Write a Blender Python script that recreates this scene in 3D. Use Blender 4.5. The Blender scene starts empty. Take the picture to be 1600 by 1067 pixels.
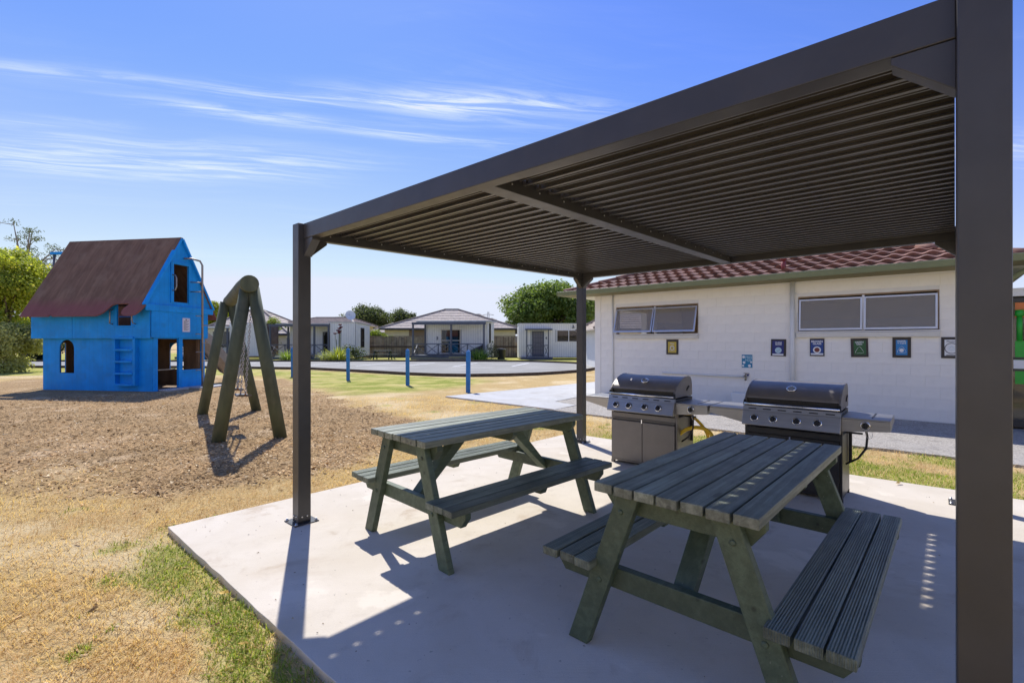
import bpy, bmesh, math, random
import numpy as np
from mathutils import Vector, Matrix
random.seed(7)
rng = np.random.default_rng(11)
S = bpy.context.scene
COL = S.collection
R = math.radians

# ------------------------------------------------------------------ camera
FPX, HY, EYE = 749.0, 534.5, 1.40          # focal length and horizon of the 1600 px photograph, eye height in metres
cam_d = bpy.data.cameras.new('camera')
cam = bpy.data.objects.new('camera', cam_d)
COL.objects.link(cam)
cam.location = (0, 0, EYE)
cam.rotation_euler = (R(90), 0, 0)
cam_d.sensor_width = 36
cam_d.lens = 36 * FPX / 1600
cam_d.shift_y = 0.0006
cam_d.clip_start = 0.05
cam_d.clip_end = 3000
S.camera = cam

# ------------------------------------------------------------------ world, sun, exposure
SUN_EL, SUN_AZ = R(51.5), R(-21.7)          # azimuth measured from +Y towards +X
SKY_STRENGTH, SUN_STRENGTH, EXPOSURE = 0.124, 2.6, 1.0
S.view_settings.view_transform = 'Standard'
S.view_settings.look = 'None'
S.view_settings.gamma = 1
S.view_settings.use_curve_mapping = False
S.view_settings.exposure = EXPOSURE

class N:
    """small node-tree writer"""
    def __init__(s, tree):
        s.t = tree; s.n = tree.nodes; s.l = tree.links
    def add(s, kind, **kw):
        nd = s.n.new(kind)
        for k, v in kw.items(): setattr(nd, k, v)
        return nd
    def put(s, sock, v):
        if isinstance(v, bpy.types.NodeSocket): s.l.new(v, sock)
        elif v is not None:
            if hasattr(sock.default_value, '__len__'):
                if not hasattr(v, '__len__'): v = (v, v, v)
                v = tuple(v)
                if len(sock.default_value) == 4 and len(v) == 3: v = v + (1,)
            sock.default_value = v
    def math(s, op, a, b=None, c=None, clamp=False):
        nd = s.add('ShaderNodeMath', operation=op, use_clamp=clamp)
        s.put(nd.inputs[0], a)
        if b is not None: s.put(nd.inputs[1], b)
        if c is not None: s.put(nd.inputs[2], c)
        return nd.outputs[0]
    def vmath(s, op, a, b=None):
        nd = s.add('ShaderNodeVectorMath', operation=op)
        s.put(nd.inputs[0], a)
        if b is not None: s.put(nd.inputs[1], b)
        return nd.outputs['Value'] if op in ('DOT_PRODUCT', 'LENGTH') else nd.outputs[0]
    def mix(s, f, a, b, blend='MIX'):
        nd = s.add('ShaderNodeMix', data_type='RGBA', blend_type=blend)
        s.put(nd.inputs[0], f); s.put(nd.inputs[6], a); s.put(nd.inputs[7], b)
        return nd.outputs[2]
    def noise(s, vec, scale, detail=4, rough=.55, dist=0, col=False):
        nd = s.add('ShaderNodeTexNoise')
        if vec is not None: s.put(nd.inputs['Vector'], vec)
        nd.inputs['Scale'].default_value = scale; nd.inputs['Detail'].default_value = detail
        nd.inputs['Roughness'].default_value = rough; nd.inputs['Distortion'].default_value = dist
        return nd.outputs['Color' if col else 'Fac']
    def voro(s, vec, scale, feature='F1', out='Distance'):
        nd = s.add('ShaderNodeTexVoronoi', feature=feature)
        if vec is not None: s.put(nd.inputs['Vector'], vec)
        nd.inputs['Scale'].default_value = scale
        return nd.outputs[out]
    def ramp(s, f, a, b, lo=0., hi=1.):
        nd = s.add('ShaderNodeMapRange', interpolation_type='SMOOTHSTEP')
        s.put(nd.inputs[0], f); s.put(nd.inputs[1], a); s.put(nd.inputs[2], b)
        nd.inputs[3].default_value = lo; nd.inputs[4].default_value = hi
        return nd.outputs[0]
    def scale(s, vec, sc):
        nd = s.add('ShaderNodeMapping'); s.put(nd.inputs[0], vec); nd.inputs['Scale'].default_value = sc
        return nd.outputs[0]
    def coord(s, which='Object'): return s.add('ShaderNodeTexCoord').outputs[which]
    def pos(s): return s.add('ShaderNodeNewGeometry').outputs['Position']
    def attr(s, name, out='Color'): return s.add('ShaderNodeAttribute', attribute_name=name).outputs[out]
    def rnd(s): return s.add('ShaderNodeObjectInfo').outputs['Random']
    def sep(s, v):
        nd = s.add('ShaderNodeSeparateXYZ'); s.put(nd.inputs[0], v); return nd.outputs
    def comb(s, x, y, z=0):
        nd = s.add('ShaderNodeCombineXYZ'); s.put(nd.inputs[0], x); s.put(nd.inputs[1], y); s.put(nd.inputs[2], z)
        return nd.outputs[0]
    def bump(s, h, strength=.3, dist=.01):
        nd = s.add('ShaderNodeBump'); nd.inputs['Strength'].default_value = strength
        nd.inputs['Distance'].default_value = dist; s.put(nd.inputs['Height'], h)
        return nd.outputs[0]

W = bpy.data.worlds.new('World'); S.world = W; W.use_nodes = True
n = N(W.node_tree); n.n.clear()
sky = n.add('ShaderNodeTexSky', sky_type='NISHITA', sun_disc=False)
sky.sun_elevation = SUN_EL; sky.sun_rotation = SUN_AZ
sky.air_density = 1.0; sky.dust_density = 0.15; sky.ozone_density = 3.0
d_ = n.coord('Generated')
dx, dy, dz = n.sep(d_)[0:3]
# cirrus layer: directions projected on a flat sheet high above the place
zc = n.math('MAXIMUM', dz, 0.02)
cx = n.math('DIVIDE', dx, zc); cy = n.math('DIVIDE', dy, zc)
cp = n.comb(cx, cy)
warp = n.vmath('MULTIPLY', n.vmath('SUBTRACT', n.noise(cp, .55, 3, .5, col=True), (.5, .5, .5)), (.42, .55, 0))
cw = n.vmath('ADD', cp, warp)
wx, wy = n.sep(cw)[0:2]
fib = n.noise(n.scale(n.comb(n.math('ADD', n.math('MULTIPLY', wx, .97), n.math('MULTIPLY', wy, .25)),
                             n.math('SUBTRACT', n.math('MULTIPLY', wy, .97), n.math('MULTIPLY', wx, .25))), (.8, 7.5, 1)), 1.6, 9, .68, .7)
fib2 = n.noise(n.scale(cw, (.35, 1.6, 1)), 1.1, 6, .6, .6)
def streak(a, b, w, amt):
    """one long band of cirrus between two points of the sheet"""
    A, B = Vector(a), Vector(b); L = (B - A).length; t = (B - A) / L
    rx = n.math('SUBTRACT', wx, A.x); ry = n.math('SUBTRACT', wy, A.y)
    al = n.math('ADD', n.math('MULTIPLY', rx, t.x / L), n.math('MULTIPLY', ry, t.y / L))
    ac = n.math('DIVIDE', n.math('SUBTRACT', n.math('MULTIPLY', rx, -t.y), n.math('MULTIPLY', ry, -t.x)), w)
    g = n.math('POWER', 2.718, n.math('MULTIPLY', n.math('MULTIPLY', ac, ac), -1.0))
    e = n.math('MULTIPLY', n.ramp(al, -.12, .22), n.ramp(al, 1.12, .6))
    return n.math('MULTIPLY', n.math('MULTIPLY', g, e), amt)
cl = None
for st in (((-2.1, 1.60), (-.95, 1.90), .055, .40), ((-1.2, 1.84), (.45, 2.03), .075, .80), ((-1.62, 1.94), (.15, 2.50), .075, .75),
           ((-.6, 1.95), (.6, 2.12), .20, .34), ((-2.6, 2.10), (-1.75, 2.16), .05, .55), ((-3.1, 2.55), (-1.0, 2.85), .22, .75), ((-2.6, 2.32), (-.6, 2.72), .16, .42),
           ((-5.5, 8.0), (0.3, 8.6), .55, .8), ((-7., 10.5), (2., 11.5), 1.1, .35), ((2.0, 2.3), (4.6, 3.0), .2, .5),
           ((-3., -2.), (2., -1.2), .35, .5), ((.5, .6), (2.6, 1.), .12, .35)):
    v = streak(*st); cl = v if cl is None else n.math('ADD', cl, v)
tex = n.math('ADD', n.math('MULTIPLY', n.ramp(fib, .40, .70), 1.1), n.math('MULTIPLY', n.ramp(fib2, .35, .75), .35))
veil = n.math('MULTIPLY', n.math('MULTIPLY', n.ramp(fib2, .45, .85), n.ramp(fib, .3, .7)), .22)
cmask = n.math('MULTIPLY', n.math('ADD', n.math('MULTIPLY', cl, tex), veil), n.ramp(dz, .03, .14), clamp=True)
skyc = n.mix(n.ramp(dz, .0, .5), n.mix(1.0, sky.outputs[0], (.61, .525, .63), 'MULTIPLY'), n.mix(1.0, sky.outputs[0], (.385, .465, .78), 'MULTIPLY'))
haze = n.math('MULTIPLY', n.ramp(dz, .50, -.02), .36)
skyc = n.mix(haze, skyc, (3.1, 3.2, 4.1))
skyc = n.mix(n.math('MULTIPLY', cmask, .60), skyc, (4.7, 4.9, 5.3))
skyc = n.vmath('MINIMUM', skyc, (3.15, 3.38, 4.0))     # thin bright haze never glares whiter than this
bg = n.add('ShaderNodeBackground'); n.put(bg.inputs[0], skyc); bg.inputs[1].default_value = SKY_STRENGTH
wo = n.add('ShaderNodeOutputWorld'); n.l.new(bg.outputs[0], wo.inputs[0])

sun_d = bpy.data.lights.new('sun', 'SUN'); sun_d.energy = SUN_STRENGTH; sun_d.angle = R(.53); sun_d.color = (1, .98, .945)
sun = bpy.data.objects.new('sun', sun_d); COL.objects.link(sun)
to_sun = Vector((math.sin(SUN_AZ) * math.cos(SUN_EL), math.cos(SUN_AZ) * math.cos(SUN_EL), math.sin(SUN_EL)))
sun.rotation_euler = to_sun.to_track_quat('Z', 'Y').to_euler()
sun.location = to_sun * 60

# ------------------------------------------------------------------ frames of the place
# slab frame: x = V (along the pergola's front beam), y = U (from the camera towards the white building)
ORG = Vector((-1.641, 3.681, 0)); ROT = math.atan2(-.661, .750)
VX, UX = Vector((.750, -.661, 0)), Vector((.661, .750, 0))
def PV(v, u, z=0.): return ORG + VX * v + UX * u + Vector((0, 0, z))
def G(px, py, z=0.):
    d = (EYE - z) * FPX / (py - HY)
    return Vector(((px - 800) / FPX * d, d, z))
def AT(px, py, d): return Vector(((px - 800) / FPX * d, d, EYE + (HY - py) / FPX * d))

# ------------------------------------------------------------------ mesh builder
class MB:
    def __init__(s): s.v = []; s.f = []; s.smooth = []
    def add(s, vs, fs, smooth=False):
        o = len(s.v); s.v += [tuple(p) for p in vs]; s.f += [tuple(i + o for i in f) for f in fs]; s.smooth += [smooth] * len(fs)
        return s
    def box(s, c, size, rot=None):
        hx, hy, hz = size[0] / 2, size[1] / 2, size[2] / 2
        vs = [Vector((x * hx, y * hy, z * hz)) for x in (-1, 1) for y in (-1, 1) for z in (-1, 1)]
        if rot is not None: vs = [rot @ p for p in vs]
        c = Vector(c)
        return s.add([p + c for p in vs], [(0, 1, 3, 2), (4, 6, 7, 5), (0, 4, 5, 1), (2, 3, 7, 6), (0, 2, 6, 4), (1, 5, 7, 3)])
    def span(s, a, b):
        a, b = Vector(a), Vector(b); return s.box((a + b) / 2, [abs(t) for t in (b - a)])
    def bar(s, a, b, w, h, up=(0, 0, 1)):
        a, b = Vector(a), Vector(b); d = b - a; L = d.length; x = d.normalized(); u = Vector(up)
        if abs(x.dot(u)) > .99: u = Vector((1, 0, 0))
        y = u.cross(x).normalized(); z = x.cross(y)
        return s.box((a + b) / 2, (L, w, h), Matrix((x, y, z)).transposed())
    def prism(s, poly, axis, a, b):
        """poly: 2-D outline; axis 'x': points are (y,z) and run x=a..b, likewise 'y' -> (x,z), 'z' -> (x,y)"""
        def p3(p, t): return {'x': (t, p[0], p[1]), 'y': (p[0], t, p[1]), 'z': (p[0], p[1], t)}[axis]
        k = len(poly); vs = [p3(p, a) for p in poly] + [p3(p, b) for p in poly]
        fs = [tuple(range(k - 1, -1, -1)), tuple(range(k, 2 * k))] + [(i, (i + 1) % k, k + (i + 1) % k, k + i) for i in range(k)]
        return s.add(vs, fs)
    def tube(s, pts, r, seg=8, cap=True, smooth=True):
        pts = [Vector(p) for p in pts]; k = len(pts); rs = r if hasattr(r, '__len__') else [r] * k
        vs = []; prev = None
        for i, p in enumerate(pts):
            t = (pts[min(i + 1, k - 1)] - pts[max(i - 1, 0)]).normalized()
            if prev is None: a = Vector((0, 0, 1)) if abs(t.z) < .9 else Vector((1, 0, 0)); nrm = t.cross(a).normalized()
            else: nrm = (prev - t * prev.dot(t)).normalized()
            prev = nrm; bn = t.cross(nrm)
            vs += [p + (nrm * math.cos(q) + bn * math.sin(q)) * rs[i] for q in [2 * math.pi * j / seg for j in range(seg)]]
        fs = [(i * seg + j, i * seg + (j + 1) % seg, (i + 1) * seg + (j + 1) % seg, (i + 1) * seg + j) for i in range(k - 1) for j in range(seg)]
        s.add(vs, fs, smooth)
        if cap:
            o = len(s.v) - len(vs)
            s.f += [tuple(o + j for j in range(seg - 1, -1, -1)), tuple(o + (k - 1) * seg + j for j in range(seg))]; s.smooth += [False, False]
        return s
    def lathe(s, prof, seg=20, M=None):
        """prof: (r, z) pairs round z; M places it"""
        M = M or Matrix(); vs = []
        for r, z in prof: vs += [M @ Vector((r * math.cos(2 * math.pi * j / seg), r * math.sin(2 * math.pi * j / seg), z)) for j in range(seg)]
        k = len(prof)
        fs = [(i * seg + j, i * seg + (j + 1) % seg, (i + 1) * seg + (j + 1) % seg, (i + 1) * seg + j) for i in range(k - 1) for j in range(seg)]
        s.add(vs, fs, True); o = len(s.v) - len(vs)
        s.f += [tuple(o + j for j in range(seg - 1, -1, -1)), tuple(o + (k - 1) * seg + j for j in range(seg))]; s.smooth += [False, False]
        return s
    def mesh(s, name, m):
        me = bpy.data.meshes.new(name); me.from_pydata(s.v, [], s.f)
        me.polygons.foreach_set('use_smooth', s.smooth)
        bm = bmesh.new(); bm.from_mesh(me); bmesh.ops.recalc_face_normals(bm, faces=bm.faces); bm.to_mesh(me); bm.free()
        if m: me.materials.append(m)
        return me
    def build(s, name, m, parent=None, bevel=0, loc=None, rot=None, seg=2, **tags):
        o = bpy.data.objects.new(name, s.mesh(name, m)); COL.objects.link(o)
        if parent: o.parent = parent
        if loc is not None: o.location = loc
        if rot is not None: o.rotation_euler = rot
        if bevel:
            b = o.modifiers.new('edge', 'BEVEL'); b.width = bevel; b.segments = seg; b.limit_method = 'ANGLE'; b.angle_limit = R(40)
        for k, v in tags.items(): o[k] = v
        return o
def tag(o, label=None, cat=None, group=None, kind=None):
    for k, v in (('label', label), ('category', cat), ('group', group), ('kind', kind)):
        if v: o[k] = v
    return o
def thing(name, label, cat, loc=(0, 0, 0), rz=0, group=None):
    o = bpy.data.objects.new(name, None); COL.objects.link(o); o.location = loc; o.rotation_euler = (0, 0, rz); o.empty_display_size = .2
    return tag(o, label, cat, group)
def inst(src, parent=None, loc=None, rot=None, scale=None):
    o = src.copy(); COL.objects.link(o)
    if parent: o.parent = parent
    if loc is not None: o.location = loc
    if rot is not None: o.rotation_euler = rot
    if scale is not None: o.scale = scale
    return o
KIDS = {}
def copy_tree(o, parent=None):
    c = o.copy(); COL.objects.link(c); c.parent = parent
    for ch in list(o.children): copy_tree(ch, c)
    return c
def raw_mesh(name, verts, faces, m, col=None, smooth=False, **tags):
    """big meshes straight from numpy arrays; faces (k,3) or (k,4)"""
    me = bpy.data.meshes.new(name); nv = len(verts); nf, w = faces.shape
    me.vertices.add(nv); me.vertices.foreach_set('co', np.ascontiguousarray(verts, dtype=np.float32).ravel())
    me.loops.add(nf * w); me.loops.foreach_set('vertex_index', np.ascontiguousarray(faces, dtype=np.int32).ravel())
    me.polygons.add(nf); me.polygons.foreach_set('loop_start', np.arange(0, nf * w, w, dtype=np.int32))
    me.polygons.foreach_set('use_smooth', np.full(nf, smooth))
    if col is not None:
        a = me.color_attributes.new('tint', 'FLOAT_COLOR', 'POINT'); c4 = np.ones((nv, 4), np.float32); c4[:, :3] = col; a.data.foreach_set('color', c4.ravel())
    me.update(calc_edges=True); me.materials.append(m)
    o = bpy.data.objects.new(name, me); COL.objects.link(o)
    for k, v in tags.items(): o[k] = v
    return o
def lettering(text, size, m, parent, loc, rot=(R(90), 0, 0), align='CENTER', bold=.0, name='lettering', depth=.0015):
    cu = bpy.data.curves.new('txt', 'FONT'); cu.body = text; cu.size = size; cu.align_x = align; cu.align_y = 'CENTER'
    cu.extrude = depth; cu.offset = bold; cu.resolution_u = 3; cu.space_line = .85
    t = bpy.data.objects.new('txt', cu); COL.objects.link(t); bpy.context.view_layer.update()
    me = bpy.data.meshes.new_from_object(t.evaluated_get(bpy.context.evaluated_depsgraph_get()))
    bpy.data.objects.remove(t); me.materials.clear(); me.materials.append(m); me.name = name
    o = bpy.data.objects.new(name, me); COL.objects.link(o); o.parent = parent; o.location = loc; o.rotation_euler = rot
    return o

# ------------------------------------------------------------------ numpy value noise (for the ground cover)
def vnoise(x, y, f, seed=0):
    x = x * f + seed * 17.3; y = y * f - seed * 9.7
    xi = np.floor(x).astype(np.int64); yi = np.floor(y).astype(np.int64); fx = x - xi; fy = y - yi
    def h(a, b):
        k = (a * 374761393 + b * 668265263 + seed * 1442695) & 0x7fffffff
        k = ((k ^ (k >> 13)) * 1274126177) & 0x7fffffff
        return ((k ^ (k >> 16)) & 0xffff) / 65535.
    fx = fx * fx * (3 - 2 * fx); fy = fy * fy * (3 - 2 * fy)
    return (h(xi, yi) * (1 - fx) + h(xi + 1, yi) * fx) * (1 - fy) + (h(xi, yi + 1) * (1 - fx) + h(xi + 1, yi + 1) * fx) * fy
def fbm(x, y, f, seed=0, o=4):
    t = 0; a = .5
    for i in range(o): t = t + a * vnoise(x, y, f * 2 ** i, seed + i); a *= .5
    return t / (1 - .5 ** o)
def sstep(a, b, x): t = np.clip((x - a) / (b - a), 0, 1); return t * t * (3 - 2 * t)
def poly_dist(px, py, poly):
    """signed distance to a polygon, positive inside"""
    P = np.array(poly, float); inside = np.zeros(px.shape, bool); best = np.full(px.shape, 1e9); k = len(P)
    for i in range(k):
        ax, ay = P[i]; bx, by = P[(i + 1) % k]
        c = ((ay > py) != (by > py)) & (px < (bx - ax) * (py - ay) / ((by - ay) if by != ay else 1e-9) + ax); inside ^= c
        t = np.clip(((px - ax) * (bx - ax) + (py - ay) * (by - ay)) / ((bx - ax) ** 2 + (by - ay) ** 2 + 1e-9), 0, 1)
        best = np.minimum(best, np.hypot(px - ax - t * (bx - ax), py - ay - t * (by - ay)))
    return np.where(inside, best, -best)

# ------------------------------------------------------------------ materials
MATS = {}
def mat(name, color=(.5, .5, .5), rough=.6, metal=0., var=0., vscale=3., bump=0., bscale=60., stretch=None, spec=.5, coat=0., tone=.0, dirt=None, dscale=1.5, damt=.5):
    """painted / metal / mineral surface: colour with mottling (var), fine relief (bump), optional dirt of a second colour, and a tone that varies from piece to piece"""
    if name in MATS: return MATS[name]
    m = bpy.data.materials.new(name); m.use_nodes = True; n = N(m.node_tree)
    b = m.node_tree.nodes['Principled BSDF']; c = n.coord(); c0 = c
    if stretch: c = n.scale(c, stretch)
    if tone or stretch:
        off = n.math('MULTIPLY', n.rnd(), 37.); c = n.vmath('ADD', c, n.comb(off, off, off))
    out = None
    if var:
        f = n.noise(c, vscale, 6, .62)
        k = [max(0, q * (1 - var)) for q in color]; k2 = [min(1, q * (1 + var)) for q in color]
        out = n.mix(n.ramp(f, .3, .7), k, k2)
    if dirt is not None:
        f = n.noise(n.vmath('ADD', c0, (3.1, 7.7, 1.3)), dscale, 7, .68, .3)
        out = n.mix(n.math('MULTIPLY', n.ramp(f, .5, .72), damt), out if out is not None else color, dirt)
    if tone:
        g = n.math('ADD', n.math('MULTIPLY', n.rnd(), 2 * tone), 1 - tone)
        out = n.mix(1., out if out is not None else color, n.comb(g, g, g), 'MULTIPLY')
    n.put(b.inputs['Base Color'], out if out is not None else color)
    b.inputs['Metallic'].default_value = metal; b.inputs['Specular IOR Level'].default_value = spec; b.inputs['Coat Weight'].default_value = coat
    if var: n.put(b.inputs['Roughness'], n.math('ADD', n.math('MULTIPLY', n.noise(c, vscale * 2.3, 4), .24), rough - .12, clamp=True))
    else: b.inputs['Roughness'].default_value = rough
    if bump: n.put(b.inputs['Normal'], n.bump(n.noise(c, bscale, 5, .6), bump, .004))
    MATS[name] = m
    return m
def tint_mat(name, rough=.7, trans=0., spec=.3):
    """colour from the mesh's own per-leaf / per-blade attribute; a leaf also lets light through"""
    m = bpy.data.materials.new(name); m.use_nodes = True; n = N(m.node_tree); b = n.n['Principled BSDF']; a = n.attr('tint')
    n.put(b.inputs['Base Color'], a); b.inputs['Roughness'].default_value = rough; b.inputs['Specular IOR Level'].default_value = spec
    if trans:
        t = n.add('ShaderNodeBsdfTranslucent'); n.put(t.inputs[0], n.mix(1., a, (1.25, 1.2, .7), 'MULTIPLY'))
        mx = n.add('ShaderNodeMixShader'); mx.inputs[0].default_value = trans
        n.l.new(b.outputs[0], mx.inputs[1]); n.l.new(t.outputs[0], mx.inputs[2]); n.l.new(mx.outputs[0], n.n['Material Output'].inputs[0])
    return m
def wood_mat(name, base, light, rough=.75, ribs=False, speck=True, grain=1.0, blot=1.0):
    """stained timber: grain along the piece's own x, weathering, pale lichen specks; ribs = grooved decking"""
    m = bpy.data.materials.new(name); m.use_nodes = True; n = N(m.node_tree); b = n.n['Principled BSDF']; c = n.coord()
    off = n.math('MULTIPLY', n.rnd(), 53.); c = n.vmath('ADD', c, n.comb(off, off, off))
    g = n.noise(n.scale(c, (1.1, 26 * grain, 26 * grain)), 1.6, 6, .65, .25); w = n.noise(c, 4.5, 6, .7)
    col = n.mix(n.ramp(g, .36, .70), base, light); col = n.mix(n.math('MULTIPLY', n.ramp(w, .42, .7), .55 * blot), col, [q * .55 for q in base])
    fine = n.noise(n.scale(c, (9, 140, 140)), 1., 3, .6); col = n.mix(n.math('MULTIPLY', n.ramp(fine, .55, .72), .4), col, [q * .35 for q in base])
    if speck:
        sp = n.noise(c, 55, 3, .5); sp2 = n.noise(c, 3.2, 3, .5)
        col = n.mix(n.math('MULTIPLY', n.math('MULTIPLY', n.ramp(sp, .68, .74), n.ramp(sp2, .45, .62)), .8), col, (.30, .31, .25))
    kn = n.voro(n.scale(c, (2.2, 9, 9)), 1., 'F1'); col = n.mix(n.math('MULTIPLY', n.ramp(kn, .13, .06), .7), col, [q * .3 for q in base])
    wp = n.noise(n.scale(c, (2.0, 5, 5)), 1.0, 5, .7, .6); col = n.mix(n.math('MULTIPLY', n.ramp(wp, .56, .70), .28 * blot), col, [q * 1.35 + .02 for q in light])
    tn = n.math('ADD', n.math('MULTIPLY', n.rnd(), .5), .75); col = n.mix(1., col, n.comb(tn, tn, tn), 'MULTIPLY')
    n.put(b.inputs['Base Color'], col); b.inputs['Roughness'].default_value = rough; b.inputs['Specular IOR Level'].default_value = .55
    h = n.math('ADD', n.math('MULTIPLY', g, .6), n.math('MULTIPLY', fine, .4))
    if ribs:
        y = n.sep(n.coord())[1]; rb = n.math('MULTIPLY', n.math('SINE', n.math('MULTIPLY', y, 2 * math.pi / .0092)), .9)
        h = n.math('ADD', n.math('MULTIPLY', h, .25), rb); n.put(b.inputs['Normal'], n.bump(h, .8, .003))
    else: n.put(b.inputs['Normal'], n.bump(h, .55, .003))
    MATS[name] = m
    return m
def glass_mat(name, tint=(.03, .033, .036), rough=.03, see=.5):
    """window pane: mirror reflection over a part see-through, part dim pane"""
    m = bpy.data.materials.new(name); m.use_nodes = True; n = N(m.node_tree); b = n.n['Principled BSDF']
    b.inputs['Base Color'].default_value = (*tint, 1); b.inputs['Roughness'].default_value = rough; b.inputs['Specular IOR Level'].default_value = .8
    t = n.add('ShaderNodeBsdfTransparent'); mx = n.add('ShaderNodeMixShader'); mx.inputs[0].default_value = see
    n.l.new(b.outputs[0], mx.inputs[1]); n.l.new(t.outputs[0], mx.inputs[2]); n.l.new(mx.outputs[0], n.n['Material Output'].inputs[0])
    MATS[name] = m
    return m
PERG = mat('powder_coat', (.050, .047, .045), .36, var=.10, vscale=5, bump=.05, bscale=400)
BOLT = mat('zinc_bolt', (.62, .60, .57), .35, metal=1.)
TOPW = wood_mat('stained_table_top', (.15, .160, .108), (.30, .315, .225), .48)
SEATW = wood_mat('grooved_seat_timber', (.125, .142, .098), (.25, .275, .195), .48, ribs=True)
LEGW = wood_mat('stained_leg_timber', (.066, .090, .048), (.105, .138, .078), .55, speck=True, grain=.6, blot=.35)
# ------------------------------------------------------------------ ground
GZ = -.045
def gp(pts, z=GZ): return [tuple(G(a, b, z)[:2]) for a, b in pts]
BARK = gp([(-500, 605), (-40, 604), (30, 592), (150, 592), (330, 590), (400, 594), (440, 592), (492, 612), (560, 634), (640, 655), (690, 668),
           (640, 690), (590, 708), (540, 735), (470, 742), (350, 764), (250, 779), (130, 781), (20, 771), (-300, 745)])
GREEN_NEAR = gp([(268, 838), (250, 862), (236, 905), (300, 940), (322, 985), (300, 1040), (330, 1130), (700, 1300), (600, 1110), (520, 1062), (430, 975), (350, 900), (300, 850)])
GREEN_FAR = gp([(-900, 574), (40, 574), (400, 576), (560, 582), (700, 590), (760, 592), (735, 604), (640, 612), (560, 616), (470, 606), (430, 589), (330, 586), (60, 586), (-200, 592)])
GREEN_BACK = [(-60, 33.5), (8, 33.5), (12, 60), (-60, 60)]
def slab_uv(x, y):
    rx, ry = x - ORG.x, y - ORG.y
    return rx * VX.x + ry * VX.y, rx * UX.x + ry * UX.y
def cover(x, y):
    w1 = (fbm(x, y, 1.3, 3) - .5); w2 = (fbm(x, y, 5., 5) - .5)
    db = poly_dist(x, y, BARK); bark = sstep(-.22, .18, db + w1 * .9 + w2 * .5)
    thin = sstep(.55, .72, fbm(x, y, .55, 9)); bark = bark * (1 - .45 * thin * sstep(1.6, .2, db))
    gn = sstep(-.14, .16, poly_dist(x, y, GREEN_NEAR) + .04 + w1 * .42 + w2 * .5)
    gf = sstep(-.7, .9, poly_dist(x, y, GREEN_FAR) + w1 * 1.8 + w2 * .5)
    gb = sstep(-.3, .3, poly_dist(x, y, GREEN_BACK) + w1)
    v, u = slab_uv(x, y)
    gs = sstep(4.3, 4.6, u) * sstep(6.6, 6.2, u) * sstep(-.8, .5, v) * sstep(.40, .62, fbm(x, y, 2.2, 21) + .22 * sstep(5.6, 4.6, u))
    spk = sstep(.70, .80, fbm(x, y, 2.6, 14)) * .8
    green = np.clip(np.maximum.reduce([gn * (.72 + .28 * sstep(.36, .52, fbm(x, y, 7, 33))), gf, gb, gs, spk * (y < 14)]), 0, 1) * (1 - bark)
    bare = sstep(.52, .72, fbm(x, y, .8, 41)) * (1 - bark)
    return bark, green, bare
def axis_pts(segs):
    out = []
    for a, b, st in segs: out.append(np.arange(a, b, st))
    return np.concatenate(out + [np.array([segs[-1][1]])])
gx = axis_pts([(-900, -100, 100), (-100, -30, 5), (-30, -9, .35), (-9, 9, .09), (9, 20, .5), (20, 100, 8), (100, 900, 100)])
gy = axis_pts([(-60, -4, 4), (-4, .4, .4), (.4, 12, .09), (12, 24, .22), (24, 60, 1.0), (60, 120, 10), (120, 1500, 120)])
X, Y = np.meshgrid(gx, gy); fx_, fy_ = X.ravel(), Y.ravel()
bk, gr, br = cover(fx_, fy_)
fade = sstep(16, 12, np.hypot(fx_, fy_))
Z = GZ + fade * ((fbm(fx_, fy_, 3.1, 51) - .5) * .022 + bk * (.012 + (fbm(fx_, fy_, 9, 52) - .5) * .03))
v_, u_ = slab_uv(fx_, fy_); Z = np.where((v_ > -1.0) & (u_ > -.9) & (u_ < 9.8) & (v_ < 9), np.minimum(Z, -.035), Z)
nx, ny = len(gx), len(gy); ii = (np.arange(ny - 1)[:, None] * nx + np.arange(nx - 1)[None, :]).ravel()
gm = bpy.data.materials.new('lawn_earth'); gm.use_nodes = True; n = N(gm.node_tree); b = n.n['Principled BSDF']
p = n.pos(); cr, cg, cb = n.add('ShaderNodeSeparateColor'), None, None
n.put(cr.inputs[0], n.attr('tint')); cr, cg, cb = cr.outputs[0:3]
n1 = n.noise(p, 7., 6, .65); n2 = n.noise(p, 38., 5, .7); n3 = n.noise(p, 1.1, 5, .6); n4 = n.noise(p, .35, 4, .55)
straw = n.mix(n.ramp(n2, .3, .72), (.40, .275, .115), (.78, .57, .27)); straw = n.mix(n.math('MULTIPLY', n.ramp(n1, .45, .7), .55), straw, (.56, .36, .13))
straw = n.mix(n.math('MULTIPLY', n.ramp(n3, .5, .68), .5), straw, (.84, .67, .38)); straw = n.mix(n.math('MULTIPLY', cb, .6), straw, (.84, .68, .42))
fine = n.noise(p, 190., 3, .7); straw = n.mix(n.math('MULTIPLY', n.ramp(fine, .52, .36), .55), straw, (.30, .19, .075))
grn = n.mix(n.ramp(n2, .3, .7), (.17, .20, .032), (.40, .41, .08)); grn = n.mix(n.math('MULTIPLY', n.ramp(n3, .42, .62), .75), grn, (.58, .49, .16))
grn = n.mix(n.math('MULTIPLY', n.ramp(n4, .5, .65), .45), grn, (.70, .54, .24))
chip = n.sep(n.voro(n.scale(p, (1, 1, .3)), 42., 'F1', 'Color'))[0]; chip = n.comb(chip, chip, chip); brk = n.mix(n.ramp(n2, .3, .7), (.28, .172, .076), (.57, .37, .175))
brk = n.mix(.45, brk, n.mix(1., (.75, .51, .27), chip, 'MULTIPLY')); brk = n.mix(n.math('MULTIPLY', n.ramp(n3, .52, .7), .55), brk, (.74, .55, .34))
col = n.mix(cg, straw, grn); col = n.mix(cr, col, brk)
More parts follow.
